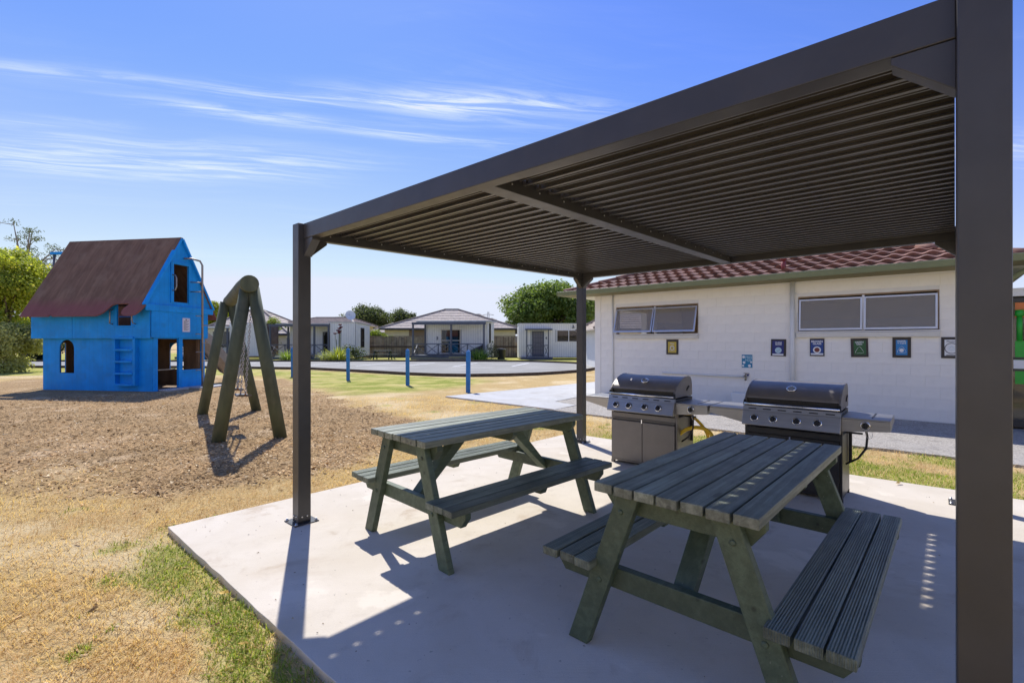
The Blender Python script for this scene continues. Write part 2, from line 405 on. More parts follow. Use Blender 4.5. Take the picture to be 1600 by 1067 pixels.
n.put(b.inputs['Base Color'], col); b.inputs['Roughness'].default_value = .95; b.inputs['Specular IOR Level'].default_value = .1
n.put(b.inputs['Normal'], n.bump(n.math('ADD', n2, n.math('MULTIPLY', n1, .8)), .9, .03))
raw_mesh('lawn_ground', np.stack([fx_, fy_, Z], 1), np.stack([ii, ii + 1, ii + nx + 1, ii + nx], 1), gm, np.stack([bk, gr, br], 1), True, kind='structure')
def zat(x, y): return GZ + .0 * x

# --- concrete slab under the shelter
def concrete(name, base, pale, dark, brush=True):
    m = bpy.data.materials.new(name); m.use_nodes = True; n = N(m.node_tree); b = n.n['Principled BSDF']; p = n.pos()
    a = n.noise(p, 1.3, 7, .62, .5); f = n.noise(p, 7., 6, .7); g = n.noise(p, 170., 3, .6); w = n.noise(n.scale(p, (1, 2.2, 1)), .6, 4, .5, .8)
    col = n.mix(n.ramp(a, .35, .68), base, pale); col = n.mix(n.math('MULTIPLY', n.ramp(f, .52, .75), .35), col, dark)
    col = n.mix(n.math('MULTIPLY', n.ramp(w, .56, .72), .35), col, (base[0] * .82, base[1] * .74, base[2] * .62))
    col = n.mix(n.math('MULTIPLY', n.ramp(n.noise(p, 2.6, 3, .5), .66, .72), .30), col, pale)
    col = n.mix(n.math('MULTIPLY', n.ramp(n.noise(p, 31., 2, .5), .70, .76), .5), col, [q * .45 for q in dark])
    col = n.mix(n.math('MULTIPLY', n.ramp(g, .35, .7), .22), col, dark)
    col = n.mix(n.math('MULTIPLY', n.math('MULTIPLY', n.ramp(n.noise(p, 2.1, 6, .65, .6), .54, .70), n.ramp(n.noise(p, .7, 3, .5), .40, .58)), .62), col, (base[0] * .66, base[1] * .56, base[2] * .45))
    col = n.mix(n.math('MULTIPLY', n.ramp(n.noise(n.vmath('ADD', p, (5, 3, 0)), 1.7, 6, .6, .4),   .60, .66), .5), col, [q * 1.12 for q in pale])
    h = n.math('ADD', g, n.math('MULTIPLY', f, .5))
    if brush:
        rot = n.add('ShaderNodeMapping'); n.put(rot.inputs[0], p); rot.inputs['Rotation'].default_value = (0, 0, -ROT); rot.inputs['Scale'].default_value = (3, 130, 1)
        br_ = n.noise(rot.outputs[0], 1., 4, .6); h = n.math('ADD', h, n.math('MULTIPLY', br_, .9)); col = n.mix(n.math('MULTIPLY', n.ramp(br_, .5, .75), .10), col, dark)
    n.put(b.inputs['Base Color'], col); b.inputs['Roughness'].default_value = .85; b.inputs['Specular IOR Level'].default_value = .25
    n.put(b.inputs['Normal'], n.bump(h, .35, .004)); return m
CONC = concrete('broomed_concrete', (.635, .555, .44), (.705, .625, .515), (.46, .39, .30))
PATHC = concrete('pale_path_concrete', (.50, .49, .465), (.56, .55, .53), (.38, .36, .34))
def sheet(name, m, pts, z, thick, **kw):
    """a poured sheet with a slightly ragged edge; pts are (x, y)"""
    out = []
    for i, a in enumerate(pts):
        c = pts[(i + 1) % len(pts)]; L = math.dist(a, c); k = max(1, min(60, int(L / .14)))
        for j in range(k):
            t = j / k; q = (a[0] + (c[0] - a[0]) * t, a[1] + (c[1] - a[1]) * t)
            jt = kw.get('jit', .006) if j else 0
            out.append((q[0] + random.uniform(-jt, jt), q[1] + random.uniform(-jt, jt)))
    return MB().prism(out, 'z', z - thick, z).build(name, m, kind='structure', bevel=kw.get('bevel', 0))
sheet('concrete_slab', CONC, [PV(-.70, -.674)[:2], PV(4.55, -.674)[:2], PV(4.55, 4.53)[:2], PV(-.55, 4.44)[:2]], 0, .14, bevel=.003, jit=.0035)
sheet('concrete_path', PATHC, [PV(-5.9, 6.55)[:2], PV(-2.3, 6.45)[:2], PV(-2.35, 7.3)[:2], PV(-3.1, 7.55)[:2], PV(-3.3, 9.55)[:2], PV(-3.3, 17)[:2], PV(-5.4, 17)[:2], PV(-5.4, 12.8)[:2]], -.006, .1, bevel=.004)
ag = bpy.data.materials.new('exposed_aggregate'); ag.use_nodes = True; n = N(ag.node_tree); b = n.n['Principled BSDF']; p = n.pos()
vc = n.voro(p, 75., 'F1', 'Color'); vd = n.voro(p, 75.); s1 = n.sep(vc)[0]
c1 = n.mix(s1, (.24, .21, .175), (.55, .50, .43)); c1 = n.mix(n.math('MULTIPLY', n.ramp(n.noise(p, 1.2, 5, .6), .42, .7), .5), c1, (.40, .37, .33))
c1 = n.mix(n.math('MULTIPLY', n.ramp(n.noise(p, 4, 5, .6), .5, .72), .5), c1, (.15, .135, .12))
n.put(b.inputs['Base Color'], c1); b.inputs['Roughness'].default_value = .9; n.put(b.inputs['Normal'], n.bump(n.math('ADD', vd, n.noise(p, 30, 3)), .7, .01))
sheet('aggregate_path', ag, [PV(-2.3, 6.37)[:2], PV(9, 6.33)[:2], PV(9, 9.8)[:2], PV(-3.28, 9.8)[:2], PV(-3.08, 7.57)[:2], PV(-2.32, 7.32)[:2]], -.012, .1, jit=.02)

# --- car park: asphalt, timber edging, bay lines
asp = bpy.data.materials.new('weathered_asphalt'); asp.use_nodes = True; n = N(asp.node_tree); b = n.n['Principled BSDF']; p = n.pos()
c1 = n.mix(n.ramp(n.noise(p, .5, 6, .6), .35, .7), (.29, .275, .24), (.39, .37, .325)); c1 = n.mix(n.math('MULTIPLY', n.ramp(n.noise(p, 45., 3, .7), .4, .7), .4), c1, (.12, .12, .125))
c1 = n.mix(n.math('MULTIPLY', n.ramp(n.noise(n.scale(p, (.25, 1.5, 1)), .9, 5, .6), .55, .68), .35), c1, (.14, .14, .145))
n.put(b.inputs['Base Color'], c1); b.inputs['Roughness'].default_value = .9; n.put(b.inputs['Normal'], n.bump(n.noise(p, 90, 3), .4, .01))
NEAR_E = [(-900, 574), (-300, 574), (0, 574.3), (200, 574.5), (330, 575), (488, 577.3), (560, 581), (636, 585.5), (690, 587.6), (734, 588.2), (790, 587.4), (839, 585.8), (875, 583.6), (900, 581.6), (920, 579.2), (931, 577)]
FAR_E = [(936, 574.2), (931, 571.5), (915, 569.5), (890, 567.8), (860, 566.5), (830, 565.6), (780, 565.2), (650, 565), (400, 565), (0, 565), (-900, 565)]
RD = [G(a, c, -.03) for a, c in NEAR_E + FAR_E]
MB().prism([(q.x, q.y) for q in RD], 'z', -.13, -.028).build('asphalt_car_park', asp, kind='structure')
KERB = mat('timber_edging', (.085, .06, .042), .85, var=.35, vscale=6, bump=.3)
def edging(pts, name):
    mb = MB()
    for a, c in zip(pts, pts[1:]): mb.bar((a.x, a.y, .0), (c.x, c.y, .0), .09, .17)
    mb.build(name, KERB, kind='structure')
edging([RD[i] for i in range(1, len(NEAR_E))] + [RD[len(NEAR_E)]], 'car_park_near_edging')
edging([RD[i] for i in range(len(NEAR_E), len(RD) - 1)], 'car_park_far_edging')
LINE = mat('worn_line_paint', (.72, .72, .70), .8, var=.2, vscale=30, dirt=(.3, .3, .3), dscale=9, damt=.7)
for a, c in (((556, 571.9), (611, 566.9)), ((633, 571.8), (679, 566.9)), ((708, 572.6), (746, 566.9)), ((470, 571.8), (530, 566.9)), ((330, 571.8), (400, 566.9)), ((800, 572.4), (826, 567.2))):
    A, C = G(a[0], a[1], -.024), G(c[0], c[1], -.024); d = (C - A).normalized(); w = Vector((-d.y, d.x, 0)) * .07
    MB().add([A + w, A - w, C - w, C + w], [(0, 1, 2, 3)]).build('bay_line', LINE, kind='structure')

# --- grass blades and bark chips: real geometry where the camera can see them one by one
EXCL = [gp_ for gp_ in ()]
def free_of_paving(x, y):
    v, u = slab_uv(x, y)
    slab = (v > -.70 + .03 * np.clip(u, 0, 5)) & (u > -.68) & (u < 4.52) & (v < 4.55)
    agg = (v > -2.35) & (u > 6.34) & (u < 12); cp = (v > -6.0) & (v < -2.2) & (u > 6.45) & (u < 17)
    return ~(slab | agg | cp)
def scatter(N_, r0, r1, p):
    """points whose density falls with distance as r^-p beyond r0"""
    t = rng.random(N_); k = 2 - p
    r = (r0 ** k + t * (r1 ** k - r0 ** k)) ** (1 / k) if abs(k) > 1e-6 else r0 * (r1 / r0) ** t
    a = rng.uniform(-1.05, 1.05, N_); return r * np.sin(a), r * np.cos(a)
def blades(name, N_, r0, r1, p, label):
    x, y = scatter(N_, r0, r1, p); bk, gr, br = cover(x, y); v, u = slab_uv(x, y)
    keep = free_of_paving(x, y) & (rng.random(N_) > bk * 1.15) & (rng.random(N_) > br * .35) & (rng.random(N_) < .35 + .9 * fbm(x, y, 9, 77))
    keep &= (rng.random(N_) < gr * 1.1) if label == 'green' else (rng.random(N_) > gr * .6)
    x, y, gr, br = x[keep], y[keep], gr[keep], br[keep]; v, u = v[keep], u[keep]; k = len(x)
    isg = np.full(k, label == 'green') & (rng.random(k) < .9)
    near_edge = sstep(-1.0, -.68, u) * (u < -.6) * (v > .6)
    L = np.where(isg, rng.uniform(.012, .036, k), rng.uniform(.026, .070, k)) * (1 + .8 * near_edge * isg); r = np.hypot(x, y)
    L = L * (1 + .05 * r); wd = np.where(isg, .0042, .0019) * (1 + .12 * r) * rng.uniform(.7, 1.3, k)
    lean = np.where(isg, rng.uniform(.3, 1.35, k), rng.uniform(.8, 1.52, k)); az = rng.uniform(0, 2 * np.pi, k)
    swirl = fbm(x, y, 1.5, 61) * 9; az = np.where(isg, az, az * .45 + swirl)
    dxy = np.stack([np.cos(az), np.sin(az)], 1); side = np.stack([-np.sin(az), np.cos(az)], 1) * wd[:, None] / 2
    base = np.stack([x, y, np.full(k, GZ - .004) + (fbm(x, y, 3.1, 51) - .5) * .022], 1)
    def pt(f, bend):
        l = lean * bend; return base + np.concatenate([dxy * (np.sin(l) * L * f)[:, None], (np.cos(l) * L * f + .004)[:, None]], 1)
    m1 = pt(.55, .8); tip = pt(1.0, np.where(isg, 1.06, .92)); s3 = np.concatenate([side, np.zeros((k, 1))], 1)
    V = np.stack([base - s3, base + s3, m1 + s3 * .8, m1 - s3 * .8, tip], 1).reshape(-1, 3)
    o = np.arange(k)[:, None] * 5; F = np.concatenate([o + [0, 1, 2], o + [0, 2, 3], o + [3, 2, 4]], 0)
    t = rng.random(k)[:, None]; q = rng.random(k)[:, None]
    dry = np.array([.80, .585, .27]) * (1 - t) + np.array([.86, .67, .40]) * t; dry = np.where(q < .22, np.array([.60, .43, .19]), dry); dry = np.where(q > .93, np.array([.48, .30, .14]), dry)
    grc = np.array([.19, .28, .035]) * (1 - t) + np.array([.44, .52, .09]) * t; grc = np.where(q > .85, np.array([.36, .36, .09]), grc)
    c = np.where(isg[:, None], grc, dry); c = np.repeat(c, 5, 0)
    raw_mesh(name, V, F, tint_mat(name + '_blade', .75, .42), c, kind='stuff')
blades('dry_grass', 430000, 1.0, 13., 2.0, 'dry')
blades('green_grass', 520000, 1.0, 9., 1.9, 'green')
def chips(N_, r0, r1, p):
    x, y = scatter(N_, r0, r1, p); bk, gr, br = cover(x, y); keep = free_of_paving(x, y) & (rng.random(N_) < bk * 1.1 + .006); x, y = x[keep], y[keep]; k = len(x); r = np.hypot(x, y)
    L = rng.uniform(.010, .046, k) * rng.uniform(.6, 1.2, k) * (1 + .02 * r); wd = L * rng.uniform(.16, .5, k); az = rng.uniform(0, 2 * np.pi, k); ti = rng.normal(0, .20, k); ro = rng.normal(0, .28, k)
    a = np.stack([np.cos(az) * np.cos(ti), np.sin(az) * np.cos(ti), np.sin(ti)], 1); s = np.stack([-np.sin(az) * np.cos(ro), np.cos(az) * np.cos(ro), np.sin(ro)], 1); up = np.cross(a, s)
    bkc, _, _ = cover(x, y); z = GZ + (fbm(x, y, 3.1, 51) - .5) * .022 + bkc * (.012 + (fbm(x, y, 9, 52) - .5) * .03) + np.abs(np.sin(ti)) * L * .4 + rng.uniform(.002, .016, k)
    c0 = np.stack([x, y, z], 1); hl = (L / 2)[:, None]; hw = (wd / 2)[:, None]; th = (wd * .22)[:, None]
    V = np.stack([c0 - a * hl - s * hw * .7, c0 - a * hl + s * hw * .7, c0 + a * hl + s * hw, c0 + a * hl - s * hw, c0 - a * hl * .9 + up * th, c0 + a * hl * .9 + up * th], 1).reshape(-1, 3)
    o = np.arange(k)[:, None] * 6; F = np.concatenate([o + [0, 4, 1, 1], o + [2, 5, 3, 3]], 0)[:, :3]
    F = np.concatenate([F, o + [0, 3, 5], o + [0, 5, 4], o + [1, 4, 5], o + [1, 5, 2]], 0)
    t = rng.random(k)[:, None]; q = rng.random(k)[:, None]
    c = np.array([.345, .21, .088]) * (1 - t) + np.array([.74, .495, .24]) * t; c = np.where(q < .16, np.array([.16, .095, .045]), c); c = np.where(q > .90, np.array([.86, .67, .40]), c)
    c = c * (.72 + .5 * sstep(.35, .65, fbm(x, y, 1.1, 91)))[:, None]; raw_mesh('bark_chips', V, F, tint_mat('bark_chip', .95, 0, .08), np.repeat(c, 6, 0), kind='stuff')
chips(190000, 2.6, 17., 1.75)
# fallen leaves and clover on the lawn
lv = [(160, 632), (255, 632), (120, 730), (455, 975), (590, 645), (508, 735), (430, 605), (1404, 756), (262, 815), (405, 655), (445, 640), (60, 700), (300, 705), (200, 840), (560, 700), (360, 600), (215, 880), (380, 1010), (350, 930)]
LEAFY = mat('fallen_leaf', (.55, .36, .06), .7, tone=.35)
for i, (a, c) in enumerate(lv):
    q = G(a, c, -.02 if a < 1000 else .004); s_ = random.uniform(.022, .04); an = random.uniform(0, 6.3)
    mb = MB(); pr = [(-1, 0, 0), (-.45, .42, .25), (.3, .40, .2), (1, 0, .35), (.3, -.40, .22), (-.45, -.42, .3)]
    mb.add([(x * s_, y * s_, z * s_) for x, y, z in pr] + [(0, 0, .0)], [(0, 6, 1), (1, 6, 2), (2, 6, 3), (3, 6, 4), (4, 6, 5), (5, 6, 0)])
    o = mb.build('fallen_leaf', LEAFY, loc=q + Vector((0, 0, .006 if a > 1000 else .012)), rot=(random.uniform(-.2, .2), random.uniform(-.2, .2), an))
    tag(o, 'small curled tan leaf lying on the concrete behind the grooved bench' if a > 1000 else ('yellow leaf fallen among the bark chips' if c < 768 else 'yellow leaf fallen on the dry front lawn'), 'leaf', None if a > 1000 else 'leaves fallen on the bark' if c < 768 else 'leaves fallen on the front lawn')

# crumbs of bark, seed and dry grass blown onto the slab
k = 170; v, u = rng.uniform(-.6, 4.3, k), rng.uniform(-.6, 4.3, k) ; e = rng.random(k) < .3; v = np.where(e, -.62 + np.abs(rng.normal(0, .5, k)), v); u = np.where(rng.random(k) < .15, -.6 + np.abs(rng.normal(0, .2, k)), u)
c0 = np.stack([ORG.x + VX.x * v + UX.x * u, ORG.y + VX.y * v + UX.y * u, np.full(k, .0035)], 1); az = rng.uniform(0, 6.28, k); L = rng.uniform(.002, .008, k)[:, None]; a = np.stack([np.cos(az), np.sin(az), rng.uniform(-.1, .2, k)], 1) * L; b_ = np.stack([-np.sin(az), np.cos(az), rng.uniform(0, .5, k)], 1) * L * .3; top = np.array([[0, 0, .004]])
V = np.stack([c0 - a, c0 + b_, c0 + a, c0 - b_, c0 + top], 1).reshape(-1, 3); o = np.arange(k)[:, None] * 5; F = np.concatenate([o + [0, 4, 1], o + [1, 4, 2], o + [2, 4, 3], o + [3, 4, 0]], 0)
q = rng.random(k)[:, None]; c = np.where(q < .5, np.array([.16, .10, .055]), np.where(q < .85, np.array([.45, .33, .17]), np.array([.05, .045, .04]))); raw_mesh('slab_litter', V, F, tint_mat('litter', .9), np.repeat(c, 5, 0), kind='stuff')
# ------------------------------------------------------------------ white block building (local x = V, y = U - 9.6, z up)
BW = mat('white_block_paint', (.87, .83, .745), .6, var=.035, vscale=2.2, bump=.22, bscale=120, dirt=(.60, .56, .49), dscale=1.3, damt=.22)
JOINT = mat('painted_mortar', (.76, .745, .71), .8, bump=.1)
SILL = mat('cream_sill', (.70, .67, .58), .6, var=.04, dirt=(.5, .46, .36), dscale=3, damt=.3)
ALU = mat('aluminium_frame', (.62, .62, .63), .38, metal=.75, var=.05)
TIMB = mat('weathered_jamb', (.28, .20, .13), .8, var=.25, vscale=8)
GUTT = mat('green_gutter', (.175, .195, .095), .5, var=.06, dirt=(.16, .17, .1), dscale=4, damt=.3)
SOFF = mat('soffit_board', (.60, .56, .42), .7, var=.06)
TILE = mat('red_roof_tile', (.215, .098, .064), .75, var=.25, vscale=9, bump=.5, bscale=180, tone=.22, dirt=(.25, .17, .14), dscale=3, damt=.4)
PANE = glass_mat('window_glass', (.34, .30, .24), .04, .50)
DARKIN = mat('dim_interior', (.62, .50, .34), .9, var=.2, vscale=1.2)
WHITEP = mat('white_pipe_paint', (.74, .74, .71), .5, var=.03)
WFR0 = mat('rear_frame_paint', (.70, .70, .68), .5)
BLD = thing('block_building', 'long white painted concrete block building with green gutter and red tiled roof', 'building', PV(0, 9.6), ROT)
W_L, W_R, W_T = -3.24, 4.20, 2.64
OPEN = [(-2.615, -.47, 1.605, 2.31), (1.565, 3.73, 1.62, 2.325)]
wall = MB()
def wall_boxes(y0, y1):
    xs = [W_L, OPEN[0][0], OPEN[0][1], OPEN[1][0], OPEN[1][1], W_R]
    for i in range(5):
        a, c = xs[i], xs[i + 1]; o = OPEN[(i - 1) // 2] if i in (1, 3) else None
        if o: wall.span((a, y0, -.1), (c, y1, o[2])); wall.span((a, y0, o[3]), (c, y1, W_T))
        else: wall.span((a, y0, -.1), (c, y1, W_T))
wall_boxes(-.0075, .19); 
for a, c, e, f in ((.19, .9, -.1, W_T), (.9, 2.7, -.1, 1.35), (.9, 2.7, 2.3, W_T), (2.7, 5.6, -.1, W_T)): wall.span((W_L, a, e), (W_L + .18, c, f))
 
for a, c, e, f in ((W_L, -2.3, -.1, W_T), (-2.3, .2, -.1, .95), (-2.3, .2, 2.45, W_T), (.2, W_R, -.1, W_T)): wall.span((a, 5.6, e), (c, 5.75, f))  # gap left for the added rear window
wall.span((W_R - .18, .19, -.1), (W_R, 5.6, W_T))
wl = wall.build('wall', JOINT, BLD)
BLK = {}
def block(x0, x1, z0, z1):
    w, h = round(x1 - x0, 2), round(z1 - z0, 2)
    if w < .05 or h < .05: return
    if (w, h) not in BLK: BLK[(w, h)] = MB().span((-w / 2, -.012, -h / 2), (w / 2, .004, h / 2)).build('block', BW, wl, bevel=.0036, seg=1); o = BLK[(w, h)]
    else: o = inst(BLK[(w, h)], wl)
    o.location = ((x0 + x1) / 2, random.uniform(-.0012, .0012), (z0 + z1) / 2); o.rotation_euler = (0, random.uniform(-.0006, .0006), 0)
row = 0; z = 0.0
while z < W_T - .02:
    z1 = min(z + .2, W_T); x = W_L + .18 - (.2 if row % 2 else 0)
    while x < W_R:
        a, c = max(x + .002, W_L + .17), min(x + .398, W_R); segs = [(a, c)]
        for o in OPEN:
            if z1 > o[2] + .03 and z < o[3] - .03:
                ns = []
                for p, q in segs:
                    if q <= o[0] or p >= o[1]: ns.append((p, q))
                    else:
                        if p < o[0]: ns.append((p, o[0]))
                        if q > o[1]: ns.append((o[1], q))
                segs = ns
        zz0, zz1 = z + .0018, z1 - .0018
        for o in OPEN:
            if segs and segs[0][0] < o[1] and segs[-1][1] > o[0]:
                if z < o[2] < z1 and z1 - o[2] <= .03: zz1 = min(zz1, o[2])
                if z < o[3] < z1 and o[3] - z <= .03: zz0 = max(zz0, o[3])
        for p, q in segs: block(p, q, zz0, zz1)
        x += .4
    z += .2; row += 1
MB().span((W_L - .012, -.022, -.1), (W_L + .165, .012, W_T)).build('corner_pilaster', BW, BLD, bevel=.004)
for x, r, mt in ((-2.70, .022, WHITEP), (1.47, .045, WHITEP)):
    mb = MB().tube([(x, -.012 - r, .02), (x, -.012 - r, W_T)], r, 12)
    for zc in (.5, 1.5, 2.4): mb.box((x, -.02, zc), (r * 3, .02, .03))
    mb.build('downpipe', mt, BLD)
def awning_window(o, opening, posters):
    x0, x1, z0, z1 = o; w = thing('window_unit', None, None); w.parent = BLD; w.empty_display_size = .1; xm = (x0 + x1) / 2
    fr = MB()
    fr.span((x0, .0, z1 - .028), (x1, .10, z1)); fr.span((x0, .0, z0), (x0 + .026, .10, z1 - .028)); fr.span((x1 - .026, .0, z0), (x1, .10, z1 - .028))
    fr.build('jamb', TIMB, w, bevel=.002)
    MB().span((x0 - .01, -.035, z0 - .028), (x1 + .01, .10, z0)).build('window_track', ALU, w, bevel=.002)
    MB().span((xm - .02, -.004, z0), (xm + .02, .09, z1 - .028)).build('mullion', ALU, w, bevel=.002)
    for a, c in ((x0 + .022, xm - .012), (xm + .012, x1 - .022)):
        h = z1 - z0 - .075; wd = c - a; s = thing('sash', None, None); s.parent = w; s.location = ((a + c) / 2, -.008, z1 - .062); s.rotation_euler = (-opening, 0, 0)
        f = MB(); t = .03
        f.span((-wd / 2, -.018, -t), (wd / 2, .012, 0)); f.span((-wd / 2, -.018, -h), (wd / 2, .012, -h + t + .008))
        f.span((-wd / 2, -.018, -h + t + .008), (-wd / 2 + t, .012, -t)); f.span((wd / 2 - t, -.018, -h + t + .008), (wd / 2, .012, -t))
        f.build('sash_frame', ALU, s, bevel=.002)
        MB().span((-wd / 2 + t - .004, -.006, -h + t), (wd / 2 - t + .004, .0, -t + .004)).build('pane', PANE, s)
    MB().span((x0 - .02, -.075, z0 - .125), (x1 + .01, -.012, z0 - .032)).build('window_sill', SILL, w, bevel=.006)
def flat_tree(o):
    pass
awning_window(OPEN[0], R(17), 0); awning_window(OPEN[1], R(4.5), 0)
# room behind the windows
rm = MB()
for a, c, e, f in ((W_L + .19, -2.3, 0, 2.6), (-2.3, .2, 0, .95), (-2.3, .2, 2.45, 2.6), (.2, W_R - .2, 0, 2.6)): rm.span((a, 5.5, e), (c, 5.59, f))
rm.span((W_L + .19, .2, 2.56), (W_R - .2, 5.5, 2.6)); rm.span((W_L + .19, .2, 0), (W_R - .2, 5.5, .03))
rm.build('room_lining', DARKIN, BLD); MB().span((.22, 5.46, .03), (W_R - .22, 5.495, 2.06)).span((W_L + .22, .3, .03), (W_L + .25, .88, 1.9)).build('dado', mat('pale_blue_dado', (.52, .56, .64), .6), BLD)
MB().span((-2.95, 3.0, .9), (-2.6, 4.4, 2.0)).span((2.2, 5.2, .03), (3.0, 5.45, 1.85)).build('shelf_unit', mat('blue_grey_cupboard', (.10, .12, .17), .6), BLD)
for a, c in ((-2.3, .2),): MB().span((a, 5.60, .95), (c, 5.70, .99)).span((a, 5.60, 2.41), (c, 5.70, 2.45)).span(((a + c) / 2 - .02, 5.60, .99), ((a + c) / 2 + .02, 5.70, 2.41)).build('added_rear_window_frame', WFR0, BLD)  # unseen rear window, added to let daylight into the room
# roof: hipped at the near-left end; tiles are courses of pressed waves
PIT = R(19.7); EV, RUN = -.62, 3.5
RL = W_L - .66
rf = thing('roof', None, None); rf.parent = BLD
def slope(y): return W_T + .06 + (y - EV) * math.tan(PIT)
base = MB()
rid = slope(RUN); RR = W_R + .60; dp = RUN - EV
A4 = [(RL + .02, EV + .02, slope(EV) - .02), (RR - .02, EV + .02, slope(EV) - .02), (RR - .02, 2 * RUN - EV, slope(EV) - .02), (RL + .02, 2 * RUN - EV, slope(EV) - .02), (RL + dp, RUN, rid - .02), (RR - dp, RUN, rid - .02)]
base.add(A4, [(0, 1, 5, 4), (1, 2, 5), (2, 3, 4, 5), (3, 0, 4)])
base.build('roof_underlay', TILE, rf)
CP, TW, TL = .345, .27, .37
def tile_mb(w=TW):
    t = MB(); k = 8; P = [(-w / 2 + w * i / k, .016 * math.sin(2 * math.pi * i / k) ) for i in range(k + 1)]; L = TL / math.cos(PIT)
    vs = [(x, -.012, zz * 1.35 + .062) for x, zz in P] + [(x, L, zz * .9 + .006) for x, zz in P] + [(x, .002, zz * .9 - .004) for x, zz in P]
    fs = [(i, i + 1, k + 2 + i, k + 1 + i) for i in range(k)] + [(i + 1, i, 2 * k + 2 + i, 2 * k + 3 + i) for i in range(k)]
    t.add(vs, fs, False); return t
proto = None; rest = MB()
tme = tile_mb()
for r_ in range(11):
    y = EV + r_ * CP; x = RL + (y - EV) + .16 + (0 if r_ % 2 else .0)
    kx = 0
    while x < RR - (y - EV) - .10:
        zt = slope(y)
        if r_ < 8:
            if proto is None: proto = tme.build('roof_tile', TILE, rf); o = proto
            else: o = inst(proto, rf)
            o.location = (x, y, zt); o.rotation_euler = (PIT + random.uniform(-.006, .006), 0, random.uniform(-.006, .006))
        else:
            M = Matrix.Translation((x, y, zt)) @ Matrix.Rotation(PIT, 4, 'X'); rest.add([M @ Vector(p) for p in tme.v], tme.f)
        x += TW; kx += 1
rest.build('roof_tile_field', TILE, rf, kind='stuff')
hip = MB()
for a, c, i in [(Vector((e, EV + .03, slope(EV) + .05)), Vector((f, RUN, rid + .05)), i) for e, f in ((RL + .03, RL + dp), (RR - .03, RR - dp)) for i in range(12)]: p = a.lerp(c, i / 12); q = a.lerp(c, (i + 1.12) / 12); hip.tube([p, q + Vector((0, 0, -.01))], [.075, .062], 8)
hip.build('hip_capping', TILE, rf)
MB().tube([(1.30, -.02, slope(-.02) - .05), (1.30, -.02, slope(-.02) + .19)], .045, 12).tube([(1.30, -.02, slope(-.02) + .19), (1.30, -.02, slope(-.02) + .25)], .062, 12).build('vent_pipe', mat('red_vent', (.26, .05, .04), .5), BLD)
gt = MB(); prof = [(-.10, .0), (-.115, .10), (-.105, .115), (-.09, .102), (-.075, .012), (.0, .012), (.0, 0)]
gt.prism([(EV + p, W_T + q) for p, q in prof], 'x', RL - .1, RR + .1); gt.prism([(EV + p, W_T + q) for p, q in [(-.115, .0), (-.115, .115), (0, .115), (0, 0)]], 'x', RL - .115, RL - .1)
gt.span((RL - .1, EV, W_T), (RL, 2 * RUN - EV, W_T + .1)); gt.span((RR, EV, W_T), (RR + .1, 2 * RUN - EV, W_T + .1)); gt.prism([(EV + p, W_T + q) for p, q in [(-.115, .0), (-.115, .115), (0, .115), (0, 0)]], 'x', RR + .1, RR + .115)
gt.build('gutter', GUTT, BLD, bevel=.004)
cl_ = MB(); x = RL + .5
while x < RR - .2: cl_.prism([(EV + p, W_T + q) for p, q in [(-.104, -.004), (-.119, .104), (-.112, .120), (-.085, .118), (-.085, -.004)]], 'x', x, x + .05); x += 1.22
cl_.build('gutter_joiner', GUTT, BLD)
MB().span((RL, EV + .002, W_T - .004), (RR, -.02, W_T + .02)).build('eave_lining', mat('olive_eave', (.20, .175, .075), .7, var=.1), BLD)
MB().span((RL, -.0199, W_T - .003), (RR, .2, W_T + .021)).span((RL, .2, W_T - .004), (W_L + .1, 2 * RUN - EV, W_T + .02)).span((W_R - .1, .2, W_T - .004), (RR, 2 * RUN - EV, W_T + .02)).build('soffit', SOFF, BLD)
# low flat roofed kiosk with a glazed door, just past the white building
DK = mat('dark_bronze_joinery', (.035, .032, .03), .4)
KSK = thing('kiosk', 'low kiosk with a dark glass door carrying green and orange film, at the right edge', 'kiosk', PV(0, 9.6), ROT)
dr = thing('glass_door', None, None); dr.parent = KSK
f = MB(); f.span((4.54, -.02, .02), (4.61, .05, 2.12)); f.span((5.5, -.02, .02), (5.57, .05, 2.12)); f.span((4.61, -.02, 2.05), (5.5, .05, 2.12)); f.span((4.61, -.02, .02), (5.5, .05, .14)); f.build('door_frame', DK, dr, bevel=.003)
MB().span((4.61, .01, .14), (5.5, .02, 2.05)).build('pane', glass_mat('door_glass', (.16, .13, .08), .05, .25), dr)
MB().span((4.60, -.012, 1.12), (5.5, .006, 1.155)).span((4.60, -.012, .93), (5.5, .006, .965)).build('push_rail', DK, dr)
MB().span((4.63, -.02, .97), (4.80, -.012, 1.11)).build('door_notice', WHITEP, dr)
MB().span((4.65, .0, 1.80), (5.46, .008, 2.04)).build('orange_film', mat('orange_film', (.62, .17, .03), .4, var=.15), dr)
GRF = mat('green_film', (.02, .36, .03), .4, var=.12, vscale=7)
MB().span((4.65, .0, .72), (5.46, .007, 1.42)).build('green_film', GRF, dr)
MB().tube([(4.70, -.002, 1.42), (4.70, -.002, 1.85)], .035, 12).tube([(4.70, -.002, 1.82), (4.70, -.002, 1.92)], [.055, .05], 12).build('green_figure', GRF, dr)
MB().span((4.40, -.10, 2.14), (7.5, .10, 2.27)).build('fascia', WHITEP, KSK, bevel=.004)
MB().span((4.40, .10, 2.16), (7.5, 4.0, 2.25)).build('flat_roof', GUTT, KSK)
MB().span((4.46, .0, -.1), (4.54, 3.9, 2.14)).span((5.57, .0, -.1), (7.4, .16, 2.14)).span((7.3, .16, -.1), (7.4, 3.9, 2.14)).span((4.54, 3.8, -.1), (7.3, 3.9, 2.14)).build('wall', BW, KSK)
MB().span((4.54, .2, -.05), (7.3, 3.8, 0.02)).build('floor', mat('brown_floor', (.2, .14, .09), .8), KSK)
